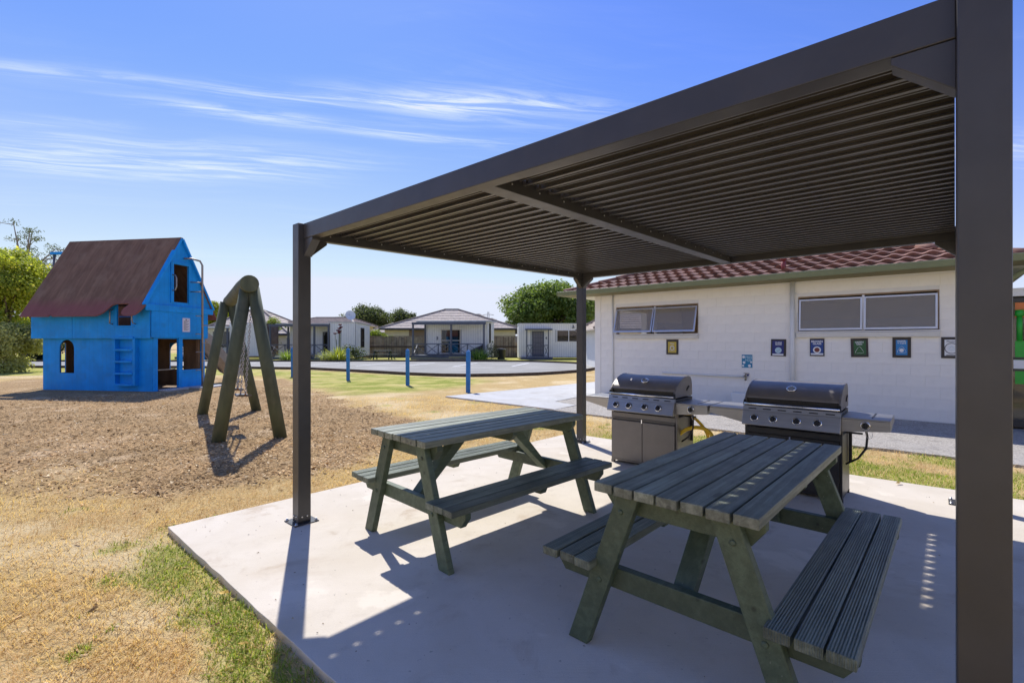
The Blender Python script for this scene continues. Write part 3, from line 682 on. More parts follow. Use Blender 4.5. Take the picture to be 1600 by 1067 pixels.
MB().tube([(RR - .03, EV + .03, W_T + .01), (RR - .03, EV + .05, W_T - .10), (W_R + .10, -.05, W_T - .42), (W_R + .06, -.05, W_T - .55), (W_R + .06, -.05, .0)], .036, 10).build('corner_downpipe', GUTT, BLD)

# --- things on that wall
def wall_at(px, py):
    k = (px - 800) / FPX; d = 11.276 / (.661 * k + .75); x = k * d
    return ((x - ORG.x) * VX.x + (d - ORG.y) * VX.y, EYE + (HY - py) / FPX * d)
BFR = mat('dark_sign_frame', (.045, .036, .028), .6)
INK = {k: mat('sign_' + k, v, .45) for k, v in dict(navy=(.012, .022, .16), blue=(.012, .055, .24), green=(.03, .12, .035), sky=(.03, .23, .52), white=(.78, .78, .76), yellow=(.55, .40, .05), teal=(.01, .21, .36), grey=(.12, .12, .12), rust=(.20, .045, .03), ice=(.45, .62, .68)).items()}
def arcring(mb, cx, cz, r, w, a0, a1, y, k=10):
    vs = []
    for i in range(k + 1):
        a = a0 + (a1 - a0) * i / k
        for rr in (r - w / 2, r + w / 2): vs += [(cx + rr * math.cos(a), y, cz + rr * math.sin(a))]
    o = len(vs); vs2 = [(x, y + .003, z) for x, _, z in vs]
    fs = [(2 * i, 2 * i + 1, 2 * i + 3, 2 * i + 2) for i in range(k)] + [(2 * i, 2 * i + 2, o + 2 * i + 2, o + 2 * i) for i in range(k)] + [(2 * i + 1, o + 2 * i + 1, o + 2 * i + 3, 2 * i + 3) for i in range(k)]
    mb.add(vs + vs2, fs)
def disc(mb, cx, cz, r, y, k=20): mb.prism([(cx + r * math.cos(2 * math.pi * i / k), cz + r * math.sin(2 * math.pi * i / k)) for i in range(k)], 'y', y, y + .003)
def recycle(mb, cx, cz, s, y):
    """three bent bars chasing round a triangle"""
    P = [Vector((cx + s * math.cos(a), 0, cz + s * math.sin(a))) for a in (R(90), R(210), R(330))]
    for i in range(3):
        a, c = P[i], P[(i + 1) % 3]; d = (c - a).normalized()
        p0, p1 = a + d * s * .42, c - d * s * .34
        mb.bar((p0.x, y, p0.z), (p1.x, y, p1.z), .004, s * .27, (0, 1, 0))
        q = c - d * s * .34; nx = (P[(i + 2) % 3] - c).normalized(); e = c + nx * s * .22
        mb.bar((q.x, y + .0004, q.z), (e.x, y + .0004, e.z), .004, s * .27, (0, 1, 0))
def sign(x0, y0, x1, y1, label, paper, margin, tilt=0):
    (a, zt), (c, zb) = wall_at(x0, y0), wall_at(x1, y1); w, h = c - a, zt - zb
    p = PV((a + c) / 2, 9.6); t = thing('recycling_sign', label, 'sign', (p.x, p.y, (zt + zb) / 2), ROT); t.rotation_euler = (0, tilt, ROT)
    MB().span((-w / 2, -.030, -h / 2), (w / 2, -.0135, h / 2)).build('frame', BFR, t, bevel=.002)
    m = margin; MB().span((-w / 2 + m[0] * w, -.032, -h / 2 + m[1] * h), (w / 2 - m[2] * w, -.0302, h / 2 - m[3] * h)).build('poster', INK[paper], t)
    return t, w, h
Yf = -.0345
t, w, h = sign(1042, 530.5, 1060.5, 554, 'yellow recycling poster in a dark frame below the left window', 'yellow', (.15, .12, .15, .15))
lettering('Tins', .055, INK['white'], t, (0, Yf, h * .22)); mb = MB(); arcring(mb, 0, -.02, .05, .012, 0, 6.3, Yf, 18); recycle(mb, 0, -.05, .085, Yf); mb.build('emblem', INK['white'], t)
t, w, h = sign(1205.2, 530, 1228.8, 556.6, 'framed navy CLEAR GLASS sign with a white tick disc left of the pipe', 'navy', (.10, .04, .15, .10), R(1))
lettering('CLEAR\nGLASS', .043, INK['white'], t, (0, Yf, h * .24), bold=.001); mb = MB(); disc(mb, 0, -.055, .062, Yf); mb.build('emblem', INK['ice'], t)
MB().bar((-.03, Yf - .002, -.06), (-.008, Yf - .002, -.08), .003, .014, (0, 1, 0)).bar((-.01, Yf - .002, -.08), (.032, Yf - .002, -.03), .003, .014, (0, 1, 0)).build('tick', INK['grey'], t)
MB().span((-w * .38, Yf, -h * .45), (w * .34, Yf + .002, -h * .36)).build('caption_strip', INK['white'], t)
t, w, h = sign(1266, 529.2, 1288.6, 556.5, 'framed blue BROWN GLASS sign right of the white downpipe', 'blue', (.06, .06, .06, .08))
lettering('BROWN\nGLASS', .052, INK['white'], t, (0, Yf, h * .27), bold=.0015); mb = MB(); arcring(mb, 0, -.05, .057, .022, 0, 6.3, Yf, 20); mb.build('emblem', INK['white'], t)
mb = MB(); disc(mb, 0, -.05, .044, Yf); mb.build('emblem_centre', INK['rust'], t)
MB().span((-w * .43, Yf, -h * .43), (w * .43, Yf + .002, -h * .34)).build('caption_strip', INK['white'], t)
t, w, h = sign(1330, 528.8, 1357, 558, 'framed green glass sign with white recycling arrows under the right window', 'green', (.17, .12, .13, .13), R(-1.5))
lettering('GREEN\nGlass', .043, INK['white'], t, (0, Yf, h * .24), bold=.001); mb = MB(); recycle(mb, 0, -.055, .092, Yf); mb.build('emblem', INK['white'], t)
t, w, h = sign(1394.8, 527.2, 1423.8, 559, 'framed light blue recycling sign with white arrows, next to the pale plastics sign', 'sky', (.19, .13, .19, .13))
lettering('PAPER\n+ Card', .042, INK['white'], t, (0, Yf, h * .26), bold=.001); mb = MB(); recycle(mb, 0, -.05, .090, Yf); disc(mb, 0, -.05, .032, Yf); mb.build('emblem', INK['white'], t)
t, w, h = sign(1470.8, 526.8, 1504, 560, 'framed pale plastics sign with a black ring beside the dark shelter post', 'white', (.16, .12, .16, .12))
lettering('Plastics', .045, INK['grey'], t, (0, Yf, h * .29)); mb = MB(); arcring(mb, 0, -.012, .088, .012, 0, 6.3, Yf, 24); mb.build('emblem', INK['grey'], t)
mb = MB(); recycle(mb, 0, -.012, .05, Yf); mb.build('emblem_arrows', INK['ice'], t); MB().span((-.07, Yf, -.135), (.07, Yf + .002, -.122)).build('caption_strip', INK['grey'], t)
# teal poster, arrow, pipe and tap, white tub
(a, zt), (c, zb) = wall_at(1159.6, 554), wall_at(1176, 574.6); w, h = c - a, zt - zb; p = PV((a + c) / 2, 9.6)
t = thing('wall_poster', 'small teal poster with white clouds above the wall tap', 'poster', (p.x, p.y, (zt + zb) / 2), ROT)
MB().span((-w / 2, -.019, -h / 2), (w / 2, -.0135, h / 2)).build('sheet', INK['teal'], t); lettering('FREE\nH2O', .075, INK['ice'], t, (w * .20, -.021, h * .18), bold=.001)
for q in ((-.07, .09, .03), (-.06, -.03, .028), (.05, -.1, .03), (-.08, -.1, .022), (.085, -.02, .02)): mb = MB(); disc(mb, *q, -.0225); mb.build('cloud_mark', INK['white'], t)
tx, tz = wall_at(1169, 586); p = PV(tx, 9.6)
MB().prism([(-.035, .025), (.035, .025), (0, -.03)], 'y', -.017, -.0135).build('arrow_mark', INK['navy'], None, loc=(p.x, p.y, tz), rot=(0, 0, ROT), label='dark blue arrow sticker pointing down at the tap', category='sticker')
xa, za = wall_at(1036.5, 580.5); xb, zb = wall_at(1165, 592.5); p = PV(0, 9.6)
t = thing('water_pipe', 'white water pipe along the wall ending in a brass tap behind the barbecues', 'water pipe', (p.x, p.y, 0), ROT); zz = .655
MB().tube([(xa, -.012, zz), (xa, -.04, zz), (xa + .02, -.05, zz), (xb, -.05, zz - .015)], .021, 10).build('pipe', WHITEP, t)
BR = mat('dull_brass', (.30, .26, .18), .4, metal=.8)
MB().tube([(xb, -.05, zz), (xb + .03, -.09, zz), (xb + .03, -.11, zz - .09)], [.026, .024, .02], 10).tube([(xb + .02, -.06, zz), (xb + .02, -.06, zz + .06)], .012, 8).bar((xb - .02, -.06, zz + .065), (xb + .09, -.06, zz + .065), .016, .012).build('tap', BR, t)
q = PV(tx - .03, 9.2); bmb = MB()
bmb.prism([(-.13, 0), (.13, 0), (.17, .34), (-.17, .34)], 'y', -.14, .14); b0 = bmb.build('water_tub', WHITEP, None, bevel=.012, loc=(q.x, q.y, -.012), rot=(0, 0, ROT)); tag(b0, 'white plastic tub standing below the tap between the two barbecues', 'tub')

# ------------------------------------------------------------------ far cabins, houses, fence
CLAD = mat('white_cladding', (.80, .785, .74), .55, var=.03, dirt=(.62, .60, .55), dscale=1.2, damt=.25)
SLATE = mat('slate_trim', (.085, .095, .12), .55, var=.08)
PLANKB = mat('slate_deck', (.09, .10, .125), .7, var=.15)
DGL = glass_mat('cabin_glass', (.018, .018, .02), .04, .12)
CREAM = mat('cream_render', (.66, .58, .40), .7, var=.05)
GROOF = mat('grey_concrete_tile', (.60, .50, .40), .85, var=.2, vscale=4, tone=.08)
GIRON = mat('grey_iron_roof', (.42, .45, .46), .5, metal=.2, var=.1)
def clad_wall(t, x0, x1, y, z0, z1, name='wall', holes=(), deep=.08, axis='x'):
    """vertical tongue-and-groove wall: boards with shadow gaps, pierced for its openings"""
    mb = MB(); k = max(1, round((x1 - x0) / .19)); st = (x1 - x0) / k
    for i in range(k):
        a, c = x0 + i * st + .012, x0 + (i + 1) * st - .012; spans = [(z0, z1)]
        for h in holes:
            if a < h[1] - .02 and c > h[0] + .02:
                ns = []
                for p, q in spans:
                    if h[2] > p: ns.append((p, h[2]))
                    if h[3] < q: ns.append((h[3], q))
                spans = ns
        for p, q in spans:
            if axis == 'x': mb.span((a, y, p), (c, y + .03, q))
            else: mb.span((y - .03, a, p), (y, c, q))
    o = mb.build(name, CLAD, t, kind='stuff')
    bk = MB(); xs = sorted({x0, x1, *[h[0] for h in holes], *[h[1] for h in holes]})
    for a, c in zip(xs, xs[1:]):
        hh = [h for h in holes if h[0] < (a + c) / 2 < h[1]]; spans = [(z0, z1)]
        for h in hh: spans = [s for p, q in spans for s in ((p, min(q, h[2])), (max(p, h[3]), q)) if s[1] > s[0] + .01]
        for p, q in spans:
            if axis == 'x': bk.span((a, y + .022, p), (c, y + deep, q))
            else: bk.span((y - deep, a, p), (y - .022, c, q))
    bk.build('wall_backing', mat('cladding_gap', (.5, .5, .49), .7), t)
    return o
def win(t, x0, x1, z0, z1, y, fr, bars=(), axis='x', name='window', curtain=True, rails=()):
    w = MB(); f = .06
    def sp(a, b, c, d, e, g): w.span((a, c, e), (b, d, g)) if axis == 'x' else w.span((-c, a, e), (-d, b, g))
    sp(x0, x1, y - .02, y + .04, z1 - f, z1); sp(x0, x1, y - .02, y + .04, z0, z0 + f); sp(x0, x0 + f, y - .02, y + .04, z0 + f, z1 - f); sp(x1 - f, x1, y - .02, y + .04, z0 + f, z1 - f)
    for q in bars: sp(q - f / 2, q + f / 2, y - .018, y + .038, z0 + f, z1 - f)
    for q in rails: sp(x0 + f, x1 - f, y - .016, y + .036, q - f / 2, q + f / 2)
    wo = w.build(name, fr, t)
    g = MB()
    if axis == 'x': g.span((x0 + f * .8, y + .012, z0 + f * .8), (x1 - f * .8, y + .02, z1 - f * .8))
    else: g.span((-y - .012, x0 + f * .8, z0 + f * .8), (-y - .02, x1 - f * .8, z1 - f * .8))
    g.build('pane', DGL, wo)
    if curtain:
        cu = MB()
        for a, c in ((x0 + f, x0 + (x1 - x0) * .24), (x1 - (x1 - x0) * .2, x1 - f)):
            k = 5
            for i in range(k):
                p, q = a + (c - a) * i / k, a + (c - a) * (i + 1) / k
                if axis == 'x': cu.span((p, y + .10 + .02 * (i % 2), z0 + f), (q, y + .12 + .02 * (i % 2), z1 - f))
        if axis == 'x': cu.build('curtain', mat('pale_curtain', (.6, .56, .48), .9), wo)
    return wo
def xrail(t, x0, x1, y, z0, z1, n_, axis='x'):
    mb = MB(); st = (x1 - x0) / n_
    def P(a, z): return (a, y, z) if axis == 'x' else (y, a, z)
    mb.bar(P(x0, z1), P(x1, z1), .06, .07); mb.bar(P(x0, z0 + .05), P(x1, z0 + .05), .05, .05)
    for i in range(n_):
        a, c = x0 + i * st, x0 + (i + 1) * st
        mb.bar(P(a, z0 + .06), P(c, z1 - .02), .035, .07, (0, 1, 0) if axis == 'x' else (1, 0, 0)); mb.bar(P(a, z1 - .02), P(c, z0 + .06), .034, .068, (0, 1, 0) if axis == 'x' else (1, 0, 0))
        if i: mb.bar(P(a, z0), P(a, z1), .07, .07, (1, 0, 0))
    return mb.build('railing', SLATE, t)
WFR = mat('white_window_frame', (.74, .74, .72), .5); BKF = mat('black_window_frame', (.02, .02, .022), .4); LTF = mat('brown_door_frame', (.60, .55, .47), .5)
ROOMD = mat('cabin_interior', (.16, .11, .08), .9, var=.3, vscale=2)
def tracery(label): return label
# cabin with the wide verandah (middle of the picture)
c = G(645, 562.6, -.02); c3 = thing('holiday_cabin', 'white cabin with glazed double door behind a wide slate verandah', 'cabin', c, R(-7))
clad_wall(c3, .62, 5.72, 1.3, .42, 3.05, holes=((1.92, 3.55, .5, 2.45),)); clad_wall(c3, 1.3, 4.6, 5.75, .2, 3.1, axis='y', holes=((2.1, 2.75, 1.35, 2.95),))
clad_wall(c3, 5.02, 5.72, .12 + 1.1, .42, 3.05, name='wall_return')
win(c3, 1.92, 3.55, .5, 2.45, 1.28, LTF, bars=(2.72,), name='glazed_door', rails=(1.55,)); win(c3, 2.1, 2.75, 1.35, 2.95, -5.77, BKF, axis='y', curtain=False)
MB().span((.7, 1.5, .42), (5.6, 4.5, .44)).span((.7, 4.4, .44), (5.6, 4.5, 3.0)).span((.64, 1.4, .2), (.72, 4.6, 3.05)).build('inner_room', ROOMD, c3)
MB().prism([(-.08, 3.0), (-.08, 3.10), (4.8, 3.28), (4.8, 3.16)], 'x', .3, 5.95).build('roof', GIRON, c3); MB().span((-.05, -.13, 2.78), (5.86, -.06, 2.99)).build('fascia', SLATE, c3)
for x, y in ((.02, .0), (3.1, .0), (5.70, .0), (.64, 1.2)): MB().span((x - .06, y - .06, .30), (x + .06, y + .06, 2.9)).build('verandah_post', SLATE, c3)
dk = MB()
for i in range(3): dk.span((-.12, -.16 + .0 * i, .02 + i * .125), (5.9, -.10, .135 + i * .125))
dk.build('deck_skirt', PLANKB, c3, kind='stuff'); MB().span((-.1, -.1, .33), (5.85, 1.28, .40)).build('deck', PLANKB, c3)
xrail(c3, .08, 3.04, 0, .42, 1.28, 3); xrail(c3, 3.16, 5.64, 0, .42, 1.28, 2); xrail(c3, .1, 1.2, .02, .42, 1.28, 1, 'y')
lettering('3', .36, SLATE, c3, (1.62, 1.27, 1.72), bold=.01, name='number')
# cabin with small verandah behind the left shelter post
c = G(421, 561, -.02); c2 = thing('holiday_cabin', 'white cabin with slate porch and tall side window behind the shelter post', 'cabin', c, 0)
clad_wall(c2, 1.1, 5.0, 1.3, .3, 2.85, holes=((1.5, 2.65, 1.25, 2.2), (4.0, 4.85, .4, 2.3))); clad_wall(c2, 5.04, 7.2, .05, .25, 3.05)
clad_wall(c2, .05, 3.9, 7.24, .2, 3.05, axis='y', holes=((1.35, 2.2, .95, 2.65),))
win(c2, 1.5, 2.65, 1.25, 2.2, 1.27, BKF, bars=(2.1,)); win(c2, 4.0, 4.85, .4, 2.3, 1.27, BKF, name='glazed_door', bars=(4.4,)); win(c2, 1.35, 2.2, .95, 2.65, -7.26, BKF, axis='y', curtain=False, rails=(1.55,))
MB().span((1.2, 3.5, .3), (7.0, 3.6, 2.9)).span((1.2, 1.4, .28), (7, 3.5, .3)).span((5.1, .1, .3), (5.16, 1.3, 3.0)).build('inner_room', ROOMD, c2)
MB().span((.55, -.1, 2.92), (5.0, 1.5, 2.98)).prism([(0.0, 3.05), (0.0, 3.11), (4.1, 3.0), (4.1, 2.94)], 'x', 4.9, 7.32).build('roof', GIRON, c2); MB().span((-.05, -.1, 2.72), (5.05, -.02, 2.92)).span((-.05, -.02, 2.72), (.03, 1.3, 2.86)).build('fascia', SLATE, c2)
for x, y in ((.06, 0), (3.75, 0), (4.96, -.02), (1.02, 1.2)): MB().span((x - .065, y - .06, .1), (x + .065, y + .06, 2.75)).build('verandah_post', SLATE, c2)
MB().span((0, -.1, 0), (4.98, 1.28, .2)).build('deck', PLANKB, c2); xrail(c2, .1, 3.7, 0, .28, 1.2, 3); xrail(c2, 3.8, 4.9, 0, .28, 1.2, 1); xrail(c2, .06, 1.1, .02, .28, 1.2, 1, 'y')
d = thing('satellite_dish', 'white satellite dish on the cabin roof by the round tree', 'satellite dish', AT(549, 503, 42)); M = Matrix.Rotation(R(70), 4, 'X') @ Matrix.Rotation(R(30), 4, 'Y')
MB().lathe([(.02, 0), (.25, .03), (.42, .1), (.44, .11), (.41, .1), (.02, .02)], 16, Matrix.Translation((-.1, 0, .55)) @ M).build('dish', WHITEP, d); MB().tube([(0, 0, -.35), (0, 0, .5)], .03).tube([(-.1, 0, .55), (-.25, -.4, .85)], .015).build('mast', ALU, d)
# small cabin with grey screen door
c = G(811, 561, -.02); c4 = thing('holiday_cabin', 'small white cabin with grey screen door and wide white window', 'cabin', c, R(2))
clad_wall(c4, 0, 5.85, 0, .16, 2.92, holes=((1.1, 2.1, .2, 2.35), (3.15, 5.1, 1.42, 2.45))); win(c4, 3.15, 5.1, 1.42, 2.45, -.01, WFR, bars=(4.18,))
MB().span((.1, 2.4, .2), (5.7, 2.5, 2.8)).span((.1, .1, .16), (5.7, 2.4, .2)).build('inner_room', ROOMD, c4); MB().span((-.02, 0.03, .1), (.03, 2.8, 2.92)).span((5.82, .03, .1), (5.87, 2.8, 2.92)).build('end_wall', CLAD, c4)
MB().span((-.06, -.06, 2.92), (5.92, 2.9, 2.99)).build('roof', WHITEP, c4)
sd = MB().span((1.1, -.03, .2), (1.2, .03, 2.35)).span((2.0, -.03, .2), (2.1, .03, 2.35)).span((1.2, -.03, 2.25), (2.0, .03, 2.35)).span((1.2, -.03, .2), (2.0, .03, .42)).build('screen_door', SLATE, c4); bb = MB()
for z in (.75, 1.05, 1.4, 1.75): bb.bar((1.2, 0, z), (2.0, 0, z), .03, .03)
for x in (1.4, 1.6, 1.8): bb.bar((x, 0, .42), (x, 0, 2.25), .025, .025, (1, 0, 0))
arcring(bb, 1.6, 1.05, .3, .03, 0, 3.14, -.01)
bb.build('door_grille', SLATE, sd); MB().span((1.2, .03, .42), (2.0, .04, 2.25)).build('mesh_panel', mat('fly_mesh', (.20, .19, .21), .8), sd)
MB().span((.5, -.5, 2.42), (2.75, .0, 2.53)).build('porch_canopy', SLATE, c4)
for x in (.62, 2.42): MB().span((x - .045, -.47, .1), (x + .045, -.38, 2.42)).build('porch_post', SLATE, c4)
MB().span((.1, -.75, .0), (2.75, -.03, .17)).build('porch_step', PLANKB, c4); xrail(c4, .66, 1.12, -.42, .2, 1.15, 1); xrail(c4, 2.08, 2.4, -.42, .2, 1.15, 1)
lettering('4', .3, SLATE, c4, (2.28, -.02, 1.75), bold=.01, name='number')
MB().tube([(4.55, -.08, 2.58), (4.55, -.08, 2.85)], .035).bar((4.43, -.1, 2.62), (4.7, -.1, 2.66), .05, .05).build('wall_lamp', BKF, c4)

def hip_house(label, x0, x1, d, eave, ridge, rid_f=(.4, .6), depth=9, wallm=None, holes=()):
    A, C = AT(x0, HY, d), AT(x1, HY, d); w = C.x - A.x; ze = EYE + (HY - eave) / FPX * d; zr = EYE + (HY - ridge) / FPX * (d + depth * .5)
    t = thing('tiled_house', label, 'house', (A.x, d, 0)); MB().span((.5, .5, -.1), (w - .5, depth - .5, ze)).build('wall', wallm or CREAM, t)
    rf = thing('roof', None, None); rf.parent = t; ra, rc = w * rid_f[0], w * rid_f[1]; m = depth / 2; rows = 11
    def course(pa, pb, qa, qb, nm):
        """one roof face as overlapping tile courses between eave line pa-pb and ridge line qa-qb"""
        mb = MB(); nrm = Vector((0, 0, 1))
        for i in range(rows):
            f0, f1 = i / rows, (i + 1.08) / rows
            a, b_, c_, d2 = pa.lerp(qa, f0), pb.lerp(qb, f0), pb.lerp(qb, min(1, f1)), pa.lerp(qa, min(1, f1))
            a2, b2 = a + nrm * .10, b_ + nrm * .10
            mb.add([a2, b2, c_ + nrm * .02, d2 + nrm * .02, a, b_], [(0, 1, 2, 3), (4, 5, 1, 0)])
        mb.build(nm, GROOF, rf, kind='stuff')
    E = [Vector((0, 0, ze)), Vector((w, 0, ze)), Vector((w, depth, ze)), Vector((0, depth, ze))]; r1, r2 = Vector((ra, m, zr)), Vector((rc, m, zr))
    course(E[0], E[1], r1, r2, 'tile_course'); course(E[1], E[2], r2, r2, 'tile_course'); course(E[3], E[0], r1, r1, 'tile_course'); course(E[2], E[3], r2, r1, 'tile_course')
    cap = MB()
    for a, b_ in ((E[0], r1), (E[1], r2), (E[2], r2), (E[3], r1), (r1, r2)): cap.bar(a + Vector((0, 0, .1)), b_ + Vector((0, 0, .1)), .22, .12)
    cap.build('ridge_capping', mat('dark_ridge', (.26, .215, .18), .8, var=.1), rf)
    MB().span((-.02, -.12, ze - .16), (w + .02, .02, ze + .02)).build('gutter', mat('dark_gutter', (.05, .045, .04), .5), t)
    MB().span((0.05, .05, ze - .04), (w - .05, depth - .05, ze)).build('soffit', SOFF, t)
    return t, w, ze
hA = hip_house('cream house under a tall hipped grey roof behind the wide verandah cabin', 592, 812, 52, 513.5, 484.5, (.43, .53))
MB().span((3.2, .38, .2), (6.0, .5, 2.7)).build('window', mat('brown_joinery', (.22, .15, .09), .6), hA[0])
hB = hip_house('low grey roofed house beyond the fence, partly behind the round trees', 570, 700, 66, 520, 506, (.25, .7)); hC = hip_house('grey roofed house behind the porch cabin', 430, 553, 50, 507, 497.5, (.3, .78))
hD = hip_house('grey roofed house between the verandah cabin and the big broad tree', 742, 812, 58, 520, 499, (.15, .35)); hE = hip_house('far grey roof peeping over the tall hipped roof', 690, 770, 74, 503, 492, (.35, .7))
# white house behind the swing
c = G(322, 561, -.02); c1 = thing('holiday_house', 'white clad house with grey tiled hip roof behind the swing frame', 'house', c)
clad_wall(c1, -2.5, 1.9, .6, .2, 2.55, holes=((.25, 1.6, 1.0, 2.3),)); clad_wall(c1, 1.94, 4.6, .02, .25, 3.0); win(c1, .25, 1.6, 1.0, 2.3, .57, BKF, bars=(.9,)); win(c1, -1.8, -.3, 1.0, 2.3, .55, BKF)
MB().span((-2.4, 2.6, .2), (4.4, 2.7, 2.9)).span((-2.4, .7, .15), (4.5, 2.6, .2)).span((4.52, .02, .2), (4.6, 3, 3.0)).build('inner_room', ROOMD, c1); MB().span((-2.6, -.2, 2.6), (1.92, .6, 2.74)).build('fascia', WHITEP, c1)
for x in (-1.2, 1.85): MB().span((x - .06, -.15, .1), (x + .06, -.03, 2.6)).build('verandah_post', SLATE, c1)
xrail(c1, -2.4, 1.8, -.09, .25, 1.2, 3); MB().span((-2.5, -.2, 0), (1.9, .58, .2)).build('deck', PLANKB, c1)
hip_house('grey tiled hip roof house standing behind the swing', 296, 452, 46, 522, 486, (.34, .50), 9, CLAD)

q_ = PV(-.5, 19); hZ = hip_house('white house behind the block building', 930, 1160, 24, 515, 480, (.3, .7), 7, CLAD)
PAL = mat('grey_brown_paling', (.235, .195, .145), .9, var=.4, vscale=1.8, stretch=(1.6, 1, .25)); RAIL = mat('dark_fence_rail', (.10, .075, .055), .9, var=.2)
def fence(label, a, b, h, ph):
    A, B = Vector(a), Vector(b); L = (B - A).length; d = (B - A) / L; t = thing('paling_fence', label, 'fence', A, math.atan2(d.y, d.x)); pal = []; x = 0.; first = {}
    groups = [MB() for _ in range(4)]
    while x < L:
        hh = h + random.uniform(-.03, .03); groups[random.randrange(4)].box((x + .075, random.uniform(-.008, .008), hh / 2 - .03), (.145, .022, hh)); x += .158
    for i, g in enumerate(groups): g.build('paling', mat('grey_brown_paling_%s' % ('abcd'[i]), [(.27, .225, .165), (.20, .165, .125), (.32, .27, .20), (.24, .185, .13)][i], .9, var=.35, vscale=1.6), t, kind='stuff')
    MB().span((0, -.05, h - .02), (L, .06, h + .05)).build('capping', PAL, t); MB().span((0, -.07, h * .47), (L, -.02, h * .55)).span((0, -.06, .0), (L, -.02, .12)).build('rail', RAIL, t)
    return t
fence('paling fence between the porch cabin and the wide verandah cabin', (-15.0, 45.5, -.05), (-6.0, 45.5, -.05), 1.98, 0); fence('paling fence behind the small black bin', (-4.2, 45.2, -.05), (3.0, 45.2, -.05), 1.98, 0)
fence('short paling fence right of the small cabin', (3.2, 45.2, -.05), (11.0, 45.2, -.05), 2.0, 0); fence('paling fence left of the porch cabin behind the shrub', (-21.6, 46.0, -.05), (-15.2, 45.6, -.05), 1.8, 0)

# ------------------------------------------------------------------ unseen pale hall added behind the viewer: bounces sunlight into the shade, mirrored in windows
BOUNCE_HALL = thing('added_bounce_hall', 'long cream weatherboard hall with a pale iron roof added unseen behind the viewer to bounce sunlight', 'hall', (-15, -6.2, -.05)); WB = mat('cream_weatherboard', (.78, .74, .66), .6, var=.04)
mb = MB()
for i in range(20): mb.prism([(0, i * .165), (.028, i * .165), (.010, (i + 1) * .165 + .01), (0, (i + 1) * .165 + .01)], 'x', 0, 32)
mb.build('weatherboard', WB, BOUNCE_HALL, kind='stuff'); MB().span((0, -7, 0), (32, -.002, 3.3)).build('wall', WB, BOUNCE_HALL)
IR = mat('pale_iron_roof', (.62, .62, .60), .55, var=.05)
MB().prism([(.55, 3.25), (.55, 3.31), (-3.5, 5.6), (-7.6, 3.31), (-7.6, 3.25), (-3.5, 5.53)], 'x', -.5, 32.5).build('roof', IR, BOUNCE_HALL); MB().span((-.5, .45, 3.12), (32.5, .56, 3.25)).build('gutter', WHITEP, BOUNCE_HALL)
for x in range(3, 31, 5):
    w_ = MB().span((x, .02, .95), (x + 1.8, .06, 2.3)).build('window_frame', WHITEP, BOUNCE_HALL); MB().span((x + .08, .05, 1.03), (x + .86, .068, 2.22)).span((x + .94, .05, 1.03), (x + 1.72, .068, 2.22)).build('pane', DGL, w_)
# ------------------------------------------------------------------ pergola (local x = V, y = U)
RISE = .0215
def rz(u): return RISE * (u - .05)
PG = thing('pergola', 'dark bronze louvre roofed shelter standing on the concrete slab', 'pergola', ORG, ROT)
VP, UP = (0., 3.808), (0., 3.96)            # posts: v spans [-.1,0] and [3.708,3.806]; u spans [0,.1] and [3.96,4.06]
posts = {}
SK = .094                                    # out of square by this much at the far right post
for iv, vq in enumerate((-.1, 3.708)):
    for iu, u0 in enumerate((0., 3.96)):
        v0 = vq + (SK if iv and iu else 0)
        zt = 2.318 + rz(u0)
        p = MB().span((v0, u0, .008), (v0 + .1, u0 + .1, zt)).build('post', PERG, PG, bevel=.004)
        MB().span((v0 - .045, u0 - .045, 0), (v0 + .145, u0 + .145, .008)).build('base_plate', PERG, p, bevel=.002)
        for a in (-.028, .128):
            for c in (-.028, .128):
                MB().lathe([(.012, 0), (.012, .006), (.008, .007), (.008, .018)], 8, Matrix.Translation((v0 + a, u0 + c, .008))).build('anchor_bolt', BOLT, p)
        for c in (.03, .07):
            MB().lathe([(.007, 0), (.007, .003), (.004, .006)], 8, Matrix.Translation((v0 + .1, u0 + c, .05)) @ Matrix.Rotation(R(90), 4, 'Y')).build('rivet', BOLT, p)
            MB().lathe([(.007, 0), (.007, .003), (.004, .006)], 8, Matrix.Translation((v0 + c, u0, .05)) @ Matrix.Rotation(R(90), 4, 'X')).build('rivet', BOLT, p)
        posts[(iv, iu)] = p
BH = .116
def ubeam(v0, v1, u0, u1, zo=0., h=BH, sk=0.):
    """beam along U, rising with the roof"""
    z0, z1 = 2.2 + rz(u0) + zo, 2.2 + rz(u1) + zo
    vs = [(v + (sk if u == u1 else 0), u, z) for u, zz in ((u0, z0), (u1, z1)) for v, z in ((v0, zz), (v1, zz), (v1, zz + h), (v0, zz + h))]
    return MB().add(vs, [(0, 1, 2, 3), (4, 7, 6, 5), (0, 4, 5, 1), (1, 5, 6, 2), (2, 6, 7, 3), (3, 7, 4, 0)])
MB().span((0, .04, 2.2), (3.708, .118, 2.2 + BH)).build('front_beam', PERG, PG, bevel=.003)
MB().span((0, 3.955, 2.2 + rz(3.96)), (3.708 + SK, 4.035, 2.2 + rz(3.96) + BH)).build('back_beam', PERG, PG, bevel=.003)
bl_ = ubeam(-.062, .0, .1, 3.96).build('side_beam', PERG, PG, bevel=.003); br_ = ubeam(3.708, 3.770, .1, 3.96, sk=SK).build('side_beam', PERG, PG, bevel=.003)
bm_ = ubeam(1.85, 1.958, .118, 3.955, .003, BH - .03).build('middle_beam', PERG, PG, bevel=.003)
# pivot strips with their screws, on the +V faces the louvres turn on
for src, v in ((bl_, .0), (bm_, 1.958)):
    for i in range(16):
        u = .26 + i * .24
        MB().lathe([(.006, 0), (.006, .002), (.003, .004)], 8, Matrix.Translation((v + .001, u, 2.2 + rz(u) + .045)) @ Matrix.Rotation(R(90), 4, 'Y')).build('screw', BOLT, src)
